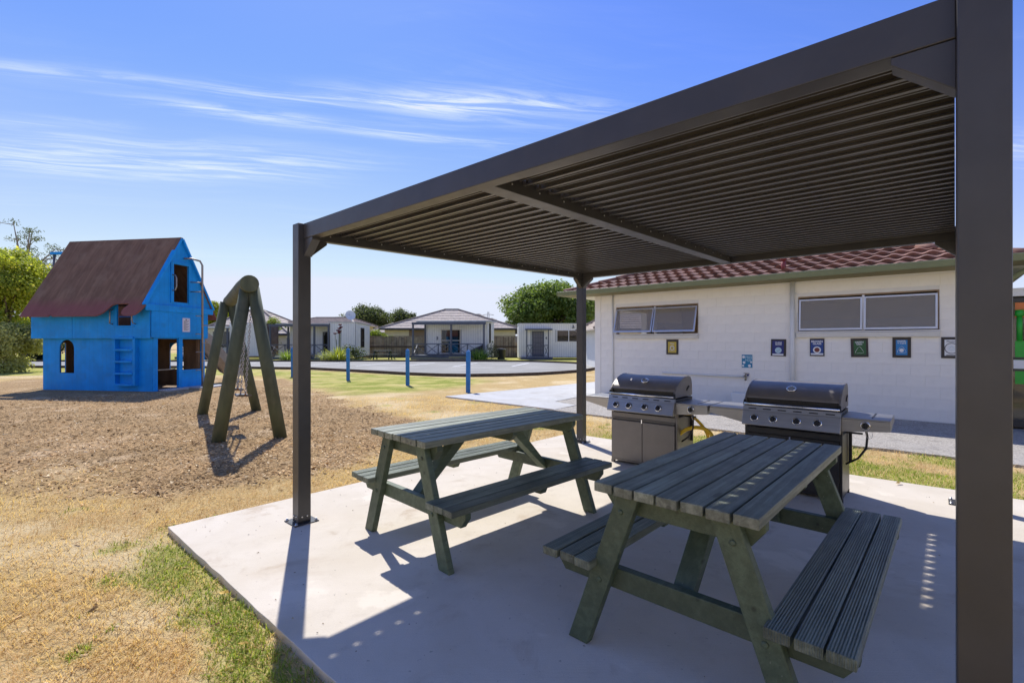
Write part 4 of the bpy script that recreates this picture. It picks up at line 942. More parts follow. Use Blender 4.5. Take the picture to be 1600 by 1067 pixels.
# corner gussets under the beams
def gusset(pts, axis, a, b): MB().prism(pts, axis, a, b).build('gusset', PERG, PG, bevel=.002)
for iu, (ue, sg) in enumerate(((.1, 1), (3.96, -1))):
    z = 2.2 + rz(ue); gu = lambda L: [(ue, z - .001), (ue + sg * L, z - .001), (ue + sg * L, z - .022), (ue, z - .135)]
    gusset(gu(.135), 'x', -.060, -.004); gusset(gu(.135), 'x', 3.712 + (SK if iu else 0), 3.768 + (SK if iu else 0))
for u0, zz, k_ in ((.044, 2.2, 0), (3.962, 2.2 + rz(3.96), SK)):
    gusset([(0, zz - .001), (.135, zz - .001), (.135, zz - .022), (0, zz - .135)], 'y', u0, u0 + .064)
    gusset([(3.708 + k_, zz - .001), (3.573 + k_, zz - .001), (3.573 + k_, zz - .022), (3.708 + k_, zz - .135)], 'y', u0, u0 + .064)
LOUV = mat('louvre_blade_coat', (.098, .092, .085), .32, var=.08, vscale=4, spec=.7)
def louvre(L):
    """one roof blade: a flat pan with a lipped, ribbed underside, its end notched at the pivot"""
    prof = [(0, -.010), (.021, -.010), (.022, .020), (.056, .024), (.0565, -.002), (.0645, -.002), (.065, .025), (.090, .028), (.0905, .018), (.094, .018), (.0945, .029), (.123, .032), (.1232, .035), (.016, .033), (.0155, .050), (.012, .050), (.0115, .004), (0, -.004)]
    mb = MB(); mb.prism([(a, b) for a, b in prof], 'x', .024, L)
    mb.prism([(.0, -.008), (.021, -.008), (.023, .022), (.095, .029), (.095, .034), (.0, .030)], 'x', .002, .024)
    return mb
K = 33; PIT_L = .1158
bay = ((-.003, 1.846), (1.955, 3.704))
for v0, v1 in bay:
    first = None
    for i in range(K):
        u = .121 + i * PIT_L
        if first is None: o = first = louvre(v1 - v0).build('louvre_blade', LOUV, PG)
        else: o = inst(first, PG)
        o.location = (v0, u, 2.2 + rz(u) + .066); o.scale = (1 + (SK * u / 3.96 / (v1 - v0) if v0 > 1 else 0), 1, 1); o.rotation_euler = (math.atan(RISE) + R(random.uniform(-.35, .35)), 0, 0)

# ------------------------------------------------------------------ picnic tables
def leg_poly(y0, y1): return [(y0 - .053, 0), (y0 + .053, 0), (y1 + .053, .737), (y1 - .053, .737)]
def make_table(label, loc, rz_, group):
    t = thing('picnic_table', label, 'picnic table', loc, rz_, group)
    for i in range(7):
        y = -.345 + .0986 * (i + .5)
        MB().span((-.81, -.0440, -.021), (.81, .0440, .021)).build('table_plank', TOPW, t, bevel=.004, loc=(random.uniform(-.006, .006), y, .760 + random.uniform(-.0015, .0015)), rot=(R(random.uniform(-.5, .5)), 0, R(random.uniform(-.12, .12))))
    for s in (-1, 1):
        for i in range(3):
            MB().span((-.82, -.041, -.02), (.82, .041, .02)).build('bench_plank', SEATW, t, bevel=.004, loc=(random.uniform(-.008, .008), s * (.352 + .0905 * (i + .5)), .400 + random.uniform(-.0015, .0015)), rot=(R(random.uniform(-.7, .7)), 0, R(random.uniform(-.2, .2))))
    for sx in (-1, 1):
        x = sx * .737
        for s in (-1, 1):
            lg = MB().prism([(s * a, b) for a, b in leg_poly(.465, .20)], 'x', x - .0225, x + .0225).build('leg', LEGW, t, bevel=.005)
            for yy, z in ((.235, .655), (.345, .325)):
                MB().lathe([(.013, 0), (.012, .004), (.006, .0075)], 10, Matrix.Translation((x + sx * .0225, s * yy, z)) @ Matrix.Rotation(sx * R(90), 4, 'Y')).build('bolt_head', LEGW, lg)
        xb = sx * .690
        MB().prism([(-.335, .738), (.335, .738), (.335, .705), (.285, .640), (-.285, .640), (-.335, .705)], 'x', xb - .0225, xb + .0225).build('top_bearer', LEGW, t, bevel=.004)
        MB().prism([(-.615, .379), (.615, .379), (.615, .345), (.570, .285), (-.570, .285), (-.615, .345)], 'x', xb - .0225, xb + .0225).build('seat_bearer', LEGW, t, bevel=.004)
        MB().prism([(sx * .664, .350), (sx * .664, .250 + .04), (sx * .165, .737), (sx * .285, .737)], 'y', -.045, .045).build('brace', LEGW, t, bevel=.004)
    MB().prism([(-.32, .738), (.32, .738), (.32, .71), (.285, .668), (-.285, .668), (-.32, .71)], 'x', -.0225, .0225).build('middle_bearer', LEGW, t, bevel=.004)
    for s in (-1, 1): MB().prism([(s * .36, .379), (s * .615, .379), (s * .60, .345), (s * .38, .345)], 'x', -.03, .03).build('bench_cleat', LEGW, t, bevel=.004)
    return t
make_table('dark green timber picnic table nearest the viewer, its top touching the barbecues', (1.165, 2.497, 0), R(47.1), 'timber picnic tables under the shelter')
make_table('dark green timber picnic table set half in the sun near the left shelter post', (-.204, 3.774, 0), R(44.8), 'timber picnic tables under the shelter')

# ------------------------------------------------------------------ barbecues (local x = V, y = U, front at y = 0)
STEEL = mat('brushed_steel', (.40, .385, .36), .40, metal=.9, var=.08, vscale=3, stretch=(1, 30, 30), dirt=(.30, .28, .25), dscale=4, damt=.35)
ENAM = mat('grey_brown_enamel', (.17, .155, .142), .38, metal=.35, var=.07, vscale=5, spec=.6)
HOOD = mat('hood_enamel', (.22, .196, .175), .38, metal=.3, var=.10, vscale=6, dirt=(.16, .15, .14), dscale=7, damt=.25)
BLACKE = mat('black_enamel', (.022, .021, .020), .40, var=.1)
CHROME = mat('chrome', (.80, .80, .80), .10, metal=1.)
RUB = mat('black_hose_rubber', (.015, .015, .015), .55)
def make_bbq(label, loc, body):
    t = thing('barbecue', label, 'barbecue', loc, ROT, 'gas barbecues at the back of the slab')
    MB().span((-.395, .012, .03), (-.375, .46, .585)).span((.375, .012, .03), (.395, .46, .585)).span((-.375, .44, .03), (.375, .46, .585)).span((-.375, .012, .03), (.375, .44, .05)).span((-.375, .012, .53), (.375, .03, .585)).build('cabinet', body, t, bevel=.003)
    for x in (-.38, .38):
        for y in (.03, .43): MB().span((x - .015, y - .015, .585), (x + .015, y + .015, .66)).span((x - .018, y - .018, 0), (x + .018, y + .018, .03)).build('corner_post', body, t)
    for a, c in ((-.373, -.003), (.003, .373)):
        d = MB().span((a, -.006, .055), (c, .011, .500)).build('door', body, t, bevel=.003)
        MB().span((a + .004, .002, .503), (c - .004, .012, .517)).build('finger_groove', BLACKE, d)
    MB().span((-.012, -.009, .49), (.0, -.004, .53)).build('door_catch', CHROME, t)
    MB().span((-.373, -.002, .520), (.373, .010, .528)).build('rail_strip', body, t)
    # fire box and control panel
    MB().span((-.385, -.02, .66), (.385, .46, .785)).build('fire_box', BLACKE, t)
    MB().prism([(-.060, .752), (-.105, .622), (-.085, .612), (-.02, .625), (-.02, .752)], 'x', -.392, .392).build('control_panel', STEEL, t, bevel=.003)
    vent = MB().prism([(-.060, .753), (-.048, .792), (-.02, .795), (-.02, .753)], 'x', -.392, .392).build('vent_strip', STEEL, t)
    for i in range(6): x = -.31 + i * .125; MB().prism([(-.0585, .766), (-.0555, .776), (-.052, .776), (-.055, .766)], 'x', x - .034, x + .034).build('vent_slot', BLACKE, vent)
    MB().prism([(-.0745, .700), (-.0705, .712), (-.068, .712), (-.072, .700)], 'x', -.075, .045).build('maker_badge', BLACKE, t)
    tilt = math.atan2(.045, .13)
    def knob(x, y, z, a, parent=t):
        M = Matrix.Translation((x, y, z)) @ Matrix.Rotation(R(90) - a, 4, 'X')
        k = MB().lathe([(.036, 0), (.036, .012), (.031, .020), (.026, .018), (.026, .006)], 20, M).build('knob', CHROME, parent)
        MB().lathe([(.024, .004), (.023, .026), (.019, .032)], 16, M).box(M @ Vector((0, 0, .036)), (.010, .012, .042), (Matrix.Rotation(-a, 3, 'X'))).build('knob_grip', BLACKE, k)
    for i, x in enumerate((-.285, -.125, .065, .225)): knob(x, -.083, .686, tilt)
    # side shelves with tapered front aprons
    for s, w in ((-1, .325), (1, .335)):
        sh = MB().span((min(s * .394, s * (.392 + w)), -.035, .742), (max(s * .394, s * (.392 + w)), .43, .756)).build('side_shelf', STEEL, t, bevel=.004)
        xo = s * (.392 + w); zi = .622 if s < 0 else .632; zo = .690 if s < 0 else .664
        MB().prism([(s * .394, .742), (xo, .742), (xo, zo), (s * .394, zi)], 'y', -.036, -.018).prism([(-.018, .742), (.43, .742), (.43, .70), (-.018, zo)], 'x', min(xo, xo - s * .014), max(xo, xo - s * .014)).build('apron', STEEL, sh, bevel=.002)
    knob(.56, -.037, .700, 0)
    MB().bar((.60, .05, .757), (.60, .40, .757), .012, .004).build('shelf_seam', BLACKE, t)
    # hood: rolled sheet with end caps, dark recess and bar handle along its lower edge
    arc = [(-.018, .868), (.02, .905), (.07, .944), (.13, .978), (.20, 1.003), (.27, 1.017), (.34, 1.020), (.40, 1.008), (.435, .975), (.452, .92), (.455, .80)]
    low = [(-.022, .862), (-.040, .842), (-.030, .806)]
    hood = MB(); outer = arc; inner = [(y * .985 + .004, z - .012) for y, z in arc]; k = len(arc)
    vs = [(x, y, z) for x in (-.372, .372) for y, z in outer] + [(x, y, z) for x in (-.372, .372) for y, z in inner]
    fs = [(i, i + 1, k + i + 1, k + i) for i in range(k - 1)] + [(2 * k + i, 3 * k + i, 3 * k + i + 1, 2 * k + i + 1) for i in range(k - 1)] + [(0, k, 3 * k, 2 * k)]
    hood.add(vs, fs, True); hd = hood.build('hood', HOOD, t)
    for s in (-1, 1): MB().prism([(-.03, .800)] + [(y - .003, z + .003) for y, z in [(-.034, .845)] + arc] , 'x', s * .372, s * .388).build('hood_end', HOOD, hd, bevel=.004)
    MB().prism([(.006, .80), (.0, .868), (.014, .868), (.02, .80)], 'x', -.372, .372).build('hood_recess', BLACKE, hd)
    MB().prism([(-.018, .868), (.014, .874), (.012, .862), (-.016, .858)], 'x', -.372, .372).build('hood_lip', BLACKE, hd)
    MB().tube([(-.385, -.055, .812), (.385, -.055, .812)], .0115, 12).build('handle_bar', CHROME, hd)
    for s in (-1, 1): MB().prism([(-.066, .802), (-.04, .850), (-.02, .850), (-.02, .802)], 'x', s * .373, s * .392).build('handle_bracket', BLACKE, hd, bevel=.003)
    M = Matrix.Translation((-.01, .088, .958)) @ Matrix.Rotation(R(33), 4, 'X')
    th = MB().lathe([(.040, -.004), (.042, .010), (.036, .018), (.030, .016), (.029, .010)], 24, M).build('thermometer', CHROME, hd); MB().lathe([(.029, .0), (.029, .0125)], 20, M).build('dial', mat('dial_face', (.30, .31, .32), .3), th)
    for s in (1,): MB().prism([(.28, .86), (.36, .90), (.34, .915), (.29, .885)], 'x', s * .388, s * .396).build('hinge_plate', BLACKE, hd)
    MB().tube([(.56, .0, .665), (.57, .0, .60), (.56, .02, .50), (.50, .06, .40), (.41, .10, .33)], .009, 8).build('gas_lead', RUB, t)
    MB().span((.40, .36, .30), (.425, .385, .66)).span((.40, .20, .585), (.52, .22, .600)).build('bottle_bracket', BLACKE, t)
    MB().tube([(.585 + .022 * math.cos(a), -.02, .625 + .034 * math.sin(a)) for a in [i * .5236 for i in range(13)]], .0018, 6).build('match_chain', BOLT, t)
    return t
make_bbq('left gas barbecue with grey brown cabinet doors, next to the far shelter post', PV(1.212, 3.315), ENAM)
make_bbq('right gas barbecue with its cabinet coloured black for shade and dirt, partly hidden by the near picnic table', PV(2.672, 3.330), BLACKE)  # same model as the left; shade and dirt put into a black body colour
YEL = mat('yellow_hose', (.90, .56, .02), .45, var=.08)
def vz(v, u, z): return PV(v, u, z)
def hose(pts, r):
    P = [Vector(p) for p in pts]; out = []
    for i in range(len(P) - 1):
        a, b, c, d = P[max(i - 1, 0)], P[i], P[i + 1], P[min(i + 2, len(P) - 1)]
        for k in range(8):
            t = k / 8; out.append(.5 * ((2 * b) + (c - a) * t + (2 * a - 5 * b + 4 * c - d) * t * t + (3 * b - a - 3 * c + d) * t ** 3))
    return MB().tube(out + [P[-1]], r, 10)
o = hose([vz(1.56, 3.55, .62), vz(1.68, 3.58, .58), vz(1.82, 3.55, .46), vz(1.88, 3.52, .30), vz(1.87, 3.5, .12), vz(1.80, 3.45, .02), vz(1.5, 3.62, .018)], .016).build('gas_hose', YEL); tag(o, 'yellow gas hose hanging down from the shelf of the left barbecue', 'hose')
o = hose([vz(1.59, 3.42, .40), vz(1.66, 3.46, .46), vz(1.76, 3.50, .485), vz(1.86, 3.53, .455), vz(1.92, 3.52, .36), vz(1.93, 3.50, .18), vz(1.93, 3.55, .02), vz(2.2, 3.9, .018)], .020).build('gas_hose', YEL); tag(o, 'thicker yellow hose arching out of the side of the left barbecue cabinet', 'hose')
# ------------------------------------------------------------------ playhouse (local x along the long side, 0 at the gable; y away; z up)
BLUE = mat('playhouse_blue', (.004, .31, .80), .62, spec=.3, var=.12, vscale=1.6, bump=.12, bscale=90, tone=.04, dirt=(.02, .22, .50), dscale=2.2, damt=.5)
n = N(BLUE.node_tree); b = n.n['Principled BSDF']; c_ = n.sep(n.coord()); t_ = n.math('FRACT', n.math('MULTIPLY', n.math('ADD', c_[0], c_[1]), 1 / .15)); gv = n.ramp(n.math('ABSOLUTE', n.math('SUBTRACT', t_, .5)), .03, .0)
lk = b.inputs['Base Color'].links[0].from_socket; fd = n.noise(n.scale(n.coord(), (1.2, 1.2, .35)), 2.4, 6, .7, .5); fl_ = n.noise(n.coord(), 26, 4, .6); lk = n.mix(n.math('MULTIPLY', n.ramp(fd, .52, .72), .40), lk, (.045, .33, .68)); lk = n.mix(n.math('MULTIPLY', n.ramp(fl_, .70, .74), .6), lk, (.25, .30, .33))
n.put(b.inputs['Base Color'], n.mix(n.math('MULTIPLY', gv, .45), lk, (.002, .10, .33))); n.put(b.inputs['Normal'], n.bump(n.math('SUBTRACT', n.math('MULTIPLY', n.noise(n.coord(), 70, 3), .15), gv), .5, .006))
PLY = mat('raw_plywood', (.27, .165, .085), .8, var=.3, vscale=2.2, stretch=(1, 1, .3), bump=.2, dirt=(.10, .06, .035), dscale=3, damt=.5)
STEELP = mat('worn_steel_pipe', (.30, .27, .24), .45, metal=.6, var=.2, vscale=6)
SHING = bpy.data.materials.new('roof_felt'); SHING.use_nodes = True; n = N(SHING.node_tree); b = n.n['Principled BSDF']; c = n.coord()
st = n.noise(n.scale(c, (5.5, 1.0, 1)), 1.1, 6, .65, .8); f1 = n.noise(c, 2.2, 5, .6); g1 = n.noise(c, 220, 2, .5)
col = n.mix(n.ramp(st, .32, .7), (.165, .088, .048), (.29, .17, .10)); col = n.mix(n.math('MULTIPLY', n.ramp(f1, .45, .7), .5), col, (.31, .21, .135))
yy = n.sep(c)[1]; rim = n.ramp(n.math('ADD', yy, n.math('MULTIPLY', n.math('SUBTRACT', f1, .5), .5)), 2.15, 2.62); col = n.mix(n.math('MULTIPLY', rim, .75), col, (.28, .085, .085))
seam = n.math('LESS_THAN', n.math('ABSOLUTE', n.math('SUBTRACT', n.sep(c)[0], -1.22)), .012); col = n.mix(n.math('MULTIPLY', seam, .6), col, (.24, .13, .11))
col = n.mix(n.math('MULTIPLY', g1, .3), col, (.05, .03, .025)); n.put(b.inputs['Base Color'], col); b.inputs['Roughness'].default_value = .9; n.put(b.inputs['Normal'], n.bump(g1, .4, .004))
PH = thing('playhouse', 'blue two storey timber playhouse with a steep brown roof on the bark', 'playhouse', (-10.49, 14.0, -.05), R(-8.97))
HL, HW, MID, EAVE, APX = 3.84, 1.87, 1.60, 2.25, 4.68
def wallx(name, x0, x1, y0, y1, z0, z1, holes, m, arch=None):
    """wall in the x-z plane with rectangular holes"""
    mb = MB(); xs = sorted({x0, x1, *[h[0] for h in holes], *[h[1] for h in holes]})
    for a, c in zip(xs, xs[1:]):
        sp = [(z0, z1)]
        for h in holes:
            if h[0] < (a + c) / 2 < h[1]: sp = [s for p, q in sp for s in ((p, min(q, h[2])), (max(p, h[3]), q)) if s[1] > s[0] + .005]
        for p, q in sp: mb.span((a, y0, p), (c, y1, q))
    if arch:
        xa, xb, zs = arch; r = (xb - xa) / 2; cx_ = (xa + xb) / 2; k = 12
        for i in range(k):
            a0, a1 = math.pi * i / k, math.pi * (i + 1) / k
            p, q = (cx_ + r * math.cos(a0), zs + r * math.sin(a0)), (cx_ + r * math.cos(a1), zs + r * math.sin(a1))
            mb.prism([p, (p[0], zs + r), (q[0], zs + r), q], 'y', y0, y1)
    return mb.build(name, m, PH)
def wally(name, x0, x1, y0, y1, z0, z1, m, holes=()):
    mb = MB(); ys = sorted({y0, y1, *[h[0] for h in holes], *[h[1] for h in holes]})
    for a, c in zip(ys, ys[1:]):
        sp = [(z0, z1)]
        for h in holes:
            if h[0] < (a + c) / 2 < h[1]: sp = [s for p, q in sp for s in ((p, min(q, h[2])), (max(p, h[3]), q)) if s[1] > s[0] + .005]
        for p, q in sp: mb.span((x0, a, p), (x1, c, q))
    return mb.build(name, m, PH)
# long side: lower wall with the arched opening
wallx('lower_wall', -HL, 0, 0, .03, 0, MID, ((-3.24, -2.72, .52, 1.52),), BLUE, (-3.24, -2.72, 1.26)); wallx('lower_lining', -HL + .03, -.03, .031, .05, 0.02, MID - .02, ((-3.24, -2.72, .52, 1.52),), PLY)
for a, c, h in ((-4.10, -2.62, ()), (-2.61, .03, ((-1.06, -.60, 1.93, 2.62),))):
    wallx('upper_panel', a, c, -.13, -.10, MID - .04, 2.78 if a > -3 else 2.30, h, BLUE)
wallx('upper_lining', -HL, -.03, -.099, -.08, MID, 2.5, ((-1.06, -.60, 1.93, 2.5),), PLY)
MB().span((-1.20, -.15, 1.90), (-.48, -.131, 1.93)).span((-1.10, -.15, 1.93), (-1.06, -.131, 2.66)).build('hatch_trim', BLUE, PH)
for x in (-1.22, -.44): MB().tube([(x, -.131, 1.98), (x, -.22, 2.0), (x + (.02 if x < -1 else -.02), -.23, 2.1), (x + (.02 if x < -1 else -.02), -.23, 2.3), (x, -.22, 2.38), (x, -.131, 2.40)], .018, 8).build('grab_handle', STEELP, PH)
# far side, back wall and end wall
wallx('lower_wall', -HL, 0, HW - .03, HW, 0, MID, ((-1.24, -.70, .55, 1.42),), BLUE, (-1.24, -.70, 1.15)); wallx('lower_lining', -HL + .03, -.03, HW - .05, HW - .031, 0.02, MID - .02, ((-1.24, -.70, .55, 1.42),), PLY)
wallx('upper_panel', -4.10, .03, HW + .10, HW + .13, MID - .04, 2.34, ((-.7, -.05, 1.62, 2.34),), BLUE)
wally('end_wall', -HL, -HL + .03, .06, HW - .06, 0, MID, BLUE, ((.24, .62, .5, 1.42),)); wally('end_lining', -HL + .031, -HL + .05, .06, HW - .06, .02, MID - .02, PLY, ((.24, .62, .5, 1.42),))
MB().span((-4.10, -.10, MID - .04), (-4.07, HW + .10, 2.4)).build('upper_end_wall', BLUE, PH); MB().span((-2.0, .06, .02), (-1.96, 1.1, MID - .02)).build('partition', PLY, PH)
MB().span((-4.06, -.08, MID - .03), (-.02, HW + .08, MID + .01)).build('upper_floor', PLY, PH); MB().span((-HL + .06, .06, -.02), (-.05, HW - .06, .04)).build('floor', PLY, PH)
for x, y in ((-.10, .07), (-.10, 1.78), (-3.7, .1), (-3.7, 1.75)): MB().span((x - .05, y - .05, .04), (x + .05, y + .05, MID - .03)).build('inner_post', PLY, PH)
MB().bar((-.06, .1, .62), (-.06, .83, .62), .03, .02, (1, 0, 0)).build('door_bar', STEELP, PH)
# gable side: doorway, window over a low panel
wally('gable_lower_wall', -.015, .02, .0, HW, 0, MID, BLUE, ((.13, .84, .04, MID - .05), (1.02, 1.76, .58, MID - .06)))
MB().span((.02, .0, 0), (.045, .12, MID - .02)).span((.02, .85, 0), (.05, .98, MID - .02)).span((.02, 1.79, 0), (.045, HW, MID - .02)).span((.02, .98, .52), (.05, 1.79, .58)).build('door_post_trim', BLUE, PH)
wally('gable_upper_panel', .04, .075, -.10, HW + .10, MID - .02, 2.36, BLUE)
MB().span((.045, -.30, 2.36), (.10, HW + .30, 2.55)).build('gable_beam', BLUE, PH, bevel=.006)
def gy(z): return (APX - .05 - z) * (HW / 2 + .42) / (APX - .05 - 2.30)
c0 = HW / 2; wy0, wy1, wz0, wz1 = .66, 1.22, 2.68, 3.84
gbl = MB()
for poly in ([(c0 - gy(2.55), 2.55), (c0 + gy(2.55), 2.55), (c0 + gy(wz0), wz0), (c0 - gy(wz0), wz0)], [(c0 - gy(wz0), wz0), (wy0, wz0), (wy0, wz1), (c0 - gy(wz1), wz1)], [(wy1, wz0), (c0 + gy(wz0), wz0), (c0 + gy(wz1), wz1), (wy1, wz1)], [(c0 - gy(wz1), wz1), (c0 + gy(wz1), wz1), (c0, APX - .05)]):
    gbl.prism(poly, 'x', .0, .035)
gbl.build('gable_board', BLUE, PH)
MB().span((.036, wy0 - .10, wz0 - .02), (.065, wy0, wz1 + .09)).span((.036, wy1, wz0 - .02), (.065, wy1 + .08, wz1 + .09)).span((.036, wy0, wz1), (.065, wy1, wz1 + .09)).build('gable_window_trim', BLUE, PH, bevel=.004)
for s in (-1, 1): MB().bar((.055, c0 + s * (gy(2.5) + .02), 2.52), (.055, c0 + s * .02, APX - .03), .05, .13, (1, 0, 0)).build('barge_board', BLUE, PH)
MB().span((-4.05, HW + .08, MID + .02), (-.02, HW + .099, 2.3)).build('upper_lining', PLY, PH)
MB().prism([(c0 - gy(2.6) + .1, 2.6), (c0 + gy(2.6) - .1, 2.6), (c0, APX - .25)], 'x', -2.2, -2.16).build('attic_lining', PLY, PH)
MB().tube([(.065, wy0 - .05, 3.02), (.16, wy0 - .05, 3.04), (.18, wy0 - .03, 3.14), (.18, wy0 - .03, 3.40), (.16, wy0 - .05, 3.48), (.065, wy0 - .05, 3.50)], .020, 8).build('grab_handle', STEELP, PH)
# roof: two felted boards; the near one has a scalloped edge and a cut-out over the hatch
TL_ = 2.86; ang = math.atan2(APX - 2.21, HW / 2 + .45)
wav = [(-4.02, TL_), (-3.02, TL_)] + [(-2.99 + .03 * i, TL_ - q) for i, q in enumerate((.03, .055, .03))] + [(-2.88, TL_), (-1.40, TL_), (-1.28, TL_ - .04), (-1.18, TL_ - .12), (-1.11, TL_ - .24), (-1.03, TL_ - .36), (-.93, TL_ - .405), (-.46, TL_ - .405), (-.49, TL_ - .36), (-.58, TL_ - .25), (-.60, TL_ - .16), (-.56, TL_ - .06), (-.46, TL_), (-.22, TL_), (-.10, TL_ - .04), (.0, TL_ - .16), (.085, TL_ - .36), (.085, 0), (-4.02, 0)]
def roof_side(pts, s):
    o = MB().prism(pts, 'z', 0, .035).build('roof_board', SHING, PH)
    # board x stays x; board y runs down the slope
    ydir = Vector((0, -s * math.cos(ang), -math.sin(ang))); xdir = Vector((1, 0, 0)); zdir = xdir.cross(ydir)
    if zdir.z < 0: zdir = -zdir
    M = Matrix((xdir, ydir, zdir)).transposed().to_4x4(); M.translation = Vector((0, c0, APX)); 
    if M.determinant() < 0: M = Matrix.Translation((0, c0, APX)) @ Matrix(((1, 0, 0, 0), (0, ydir.y, zdir.y, 0), (0, ydir.z, zdir.z, 0), (0, 0, 0, 1)))
    o.data.transform(M); return o
r1 = roof_side(wav, 1)
r2 = roof_side([(-4.02, TL_), (.085, TL_), (.085, 0), (-4.02, 0)], -1)
# material needs the slope length: store it as the board's own y by moving the object instead of the mesh
for o, s in ((r1, 1), (r2, -1)):
    ydir = Vector((0, -s * math.cos(ang), -math.sin(ang))); xdir = Vector((1, 0, 0)); zdir = Vector((0, -s * math.sin(ang), math.cos(ang)))
    M = Matrix(((1, 0, 0, 0), (0, ydir.y, zdir.y, c0), (0, ydir.z, zdir.z, APX), (0, 0, 0, 1)))
    o.data.transform(M.inverted()); o.matrix_local = M
# climbing ladder box on the long side
lad = MB().span((-1.17, -.14, .17), (-1.13, -.001, 1.56)).span((-.55, -.14, .17), (-.46, -.001, 1.56)).build('ladder_side', BLUE, PH, bevel=.004)
for z in (.20, .53, .875, 1.22): MB().span((-1.18, -.16, z - .03), (-.545, -.002, z + .03)).build('ladder_step', BLUE, PH, bevel=.006)
MB().span((-1.21, -.17, 1.535), (-.5, -.132, 1.60)).build('ladder_step', BLUE, PH, bevel=.006)
# bent steel climbing pole with side rungs
px_, py_ = .36, 1.42
MB().tube([(.07, 1.02, 4.06), (.20, 1.15, 4.08), (px_ - .03, py_ - .06, 4.03), (px_, py_, 3.90), (px_, py_, 0)], .030, 10).build('climbing_pole', STEELP, PH)
for i in range(8): z = .28 + i * .285; s = 1 if i % 2 == 0 else -1; MB().tube([(px_, py_, z), (px_ + .0, py_ + s * .26, z)], .014, 8).build('pole_rung', STEELP, PH)
for z in (3.05, 3.35): MB().tube([(.07, py_ - .15, z), (px_, py_, z)], .016, 8).build('pole_stay', STEELP, PH)
pn = MB().span((.0755, .96, 1.77), (.079, 1.24, 2.20)).build('rules_notice', mat('notice_paper', (.70, .66, .72), .6), PH)
mb = MB()
for i in range(11): mb.span((.0792, 1.0, 2.10 - i * .028), (.0802, 1.20 - .05 * ((i * 7) % 3), 2.112 - i * .028))
mb.build('notice_lines', INK['grey'], pn, kind='stuff'); MB().span((.0792, 1.07, 2.13), (.0802, 1.12, 2.17)).build('notice_mark', INK['grey'], pn)
# slide out of the far side, and the pole bracket on the other gable
sl = [(-.38, HW + .1, 1.62), (-.37, HW + .40, 1.42), (-.34, HW + 1.1, .72), (-.31, HW + 1.5, .36), (-.29, HW + 1.75, .26), (-.28, HW + 2.05, .24)]
SLM = mat('worn_slide_steel', (.27, .235, .21), .42, metal=.5, var=.15); mb = MB(); w = .27
for a, c in zip(sl, sl[1:]):
    a, c = Vector(a), Vector(c); mb.bar(a, c + (c - a) * .04, w * 2, .03)
    for s in (-1, 1): mb.bar(a + Vector((s * w, 0, .12)), c + (c - a) * .04 + Vector((s * w, 0, .12)), .03, .28)
mb.build('slide', SLM, PH); MB().tube([(-.3, HW + 1.7, .25), (-.3, HW + 1.7, 0)], .03).build('slide_foot', STEELP, PH)
MB().span((-4.75, c0 - .06, 4.30), (-3.9, c0 + .06, 4.38)).build('pole_bracket', BLUE, PH); MB().tube([(-4.65, c0, 4.32), (-4.65, c0, 0)], .04, 10).build('firemans_pole', STEELP, PH)
MB().span((.05, .14, -.0), (.42, .84, .055)).build('doorstep', PATHC, PH, bevel=.01)
MB().prism([(.03, 1.02), (.75, 1.02), (.75, 2.05), (.03, 2.05)], 'z', 0, .045).build('side_paver', PATHC, PH, bevel=.01)

# ------------------------------------------------------------------ swing frame
SWG = mat('green_stained_log', (.085, .100, .055), .75, var=.25, vscale=7, stretch=(1, 1, .25), bump=.35, bscale=60, dirt=(.16, .15, .10), dscale=4, damt=.4)
SW = thing('swing_set', 'log frame swing set of green stained poles standing on bark', 'swing set', (0, 0, 0))
NA, FA = Vector((-3.86, 7.02, 2.25)), Vector((-5.74, 9.76, 2.24)); ax = (FA - NA).normalized()
lg = MB().tube([NA - ax * .14 + (FA - NA) * t + Vector((random.uniform(-.008, .008), 0, random.uniform(-.006, .006))) for t in (0, .02, .25, .5, .75, 1.0)] + [FA + ax * .16], [.118, .126, .124, .122, .12, .118, .115], 18).build('top_log', SWG, SW)
def pole(p, q, r): MB().tube([p, p.lerp(q, .5), q], [r * 1.03, r, r * .95], 14).build('leg', SWG, SW)
gz = -.10
pole(Vector((-4.24, 6.90, gz)), NA + Vector((-.05, .04, -.04)), .090); pole(Vector((-3.45, 7.17, gz)), NA + Vector((.035, .06, -.05)), .090)
pole(Vector((-6.15, 9.50, gz)), FA + Vector((-.05, -.09, -.04)), .090); pole(Vector((-5.34, 10.05, gz)), FA + Vector((.04, -.03, -.05)), .090)
SEATM = mat('swing_seat_rubber', (.10, .10, .11), .45, var=.15); CH = mat('galvanised_chain', (.42, .40, .37), .4, metal=.8)
link = None
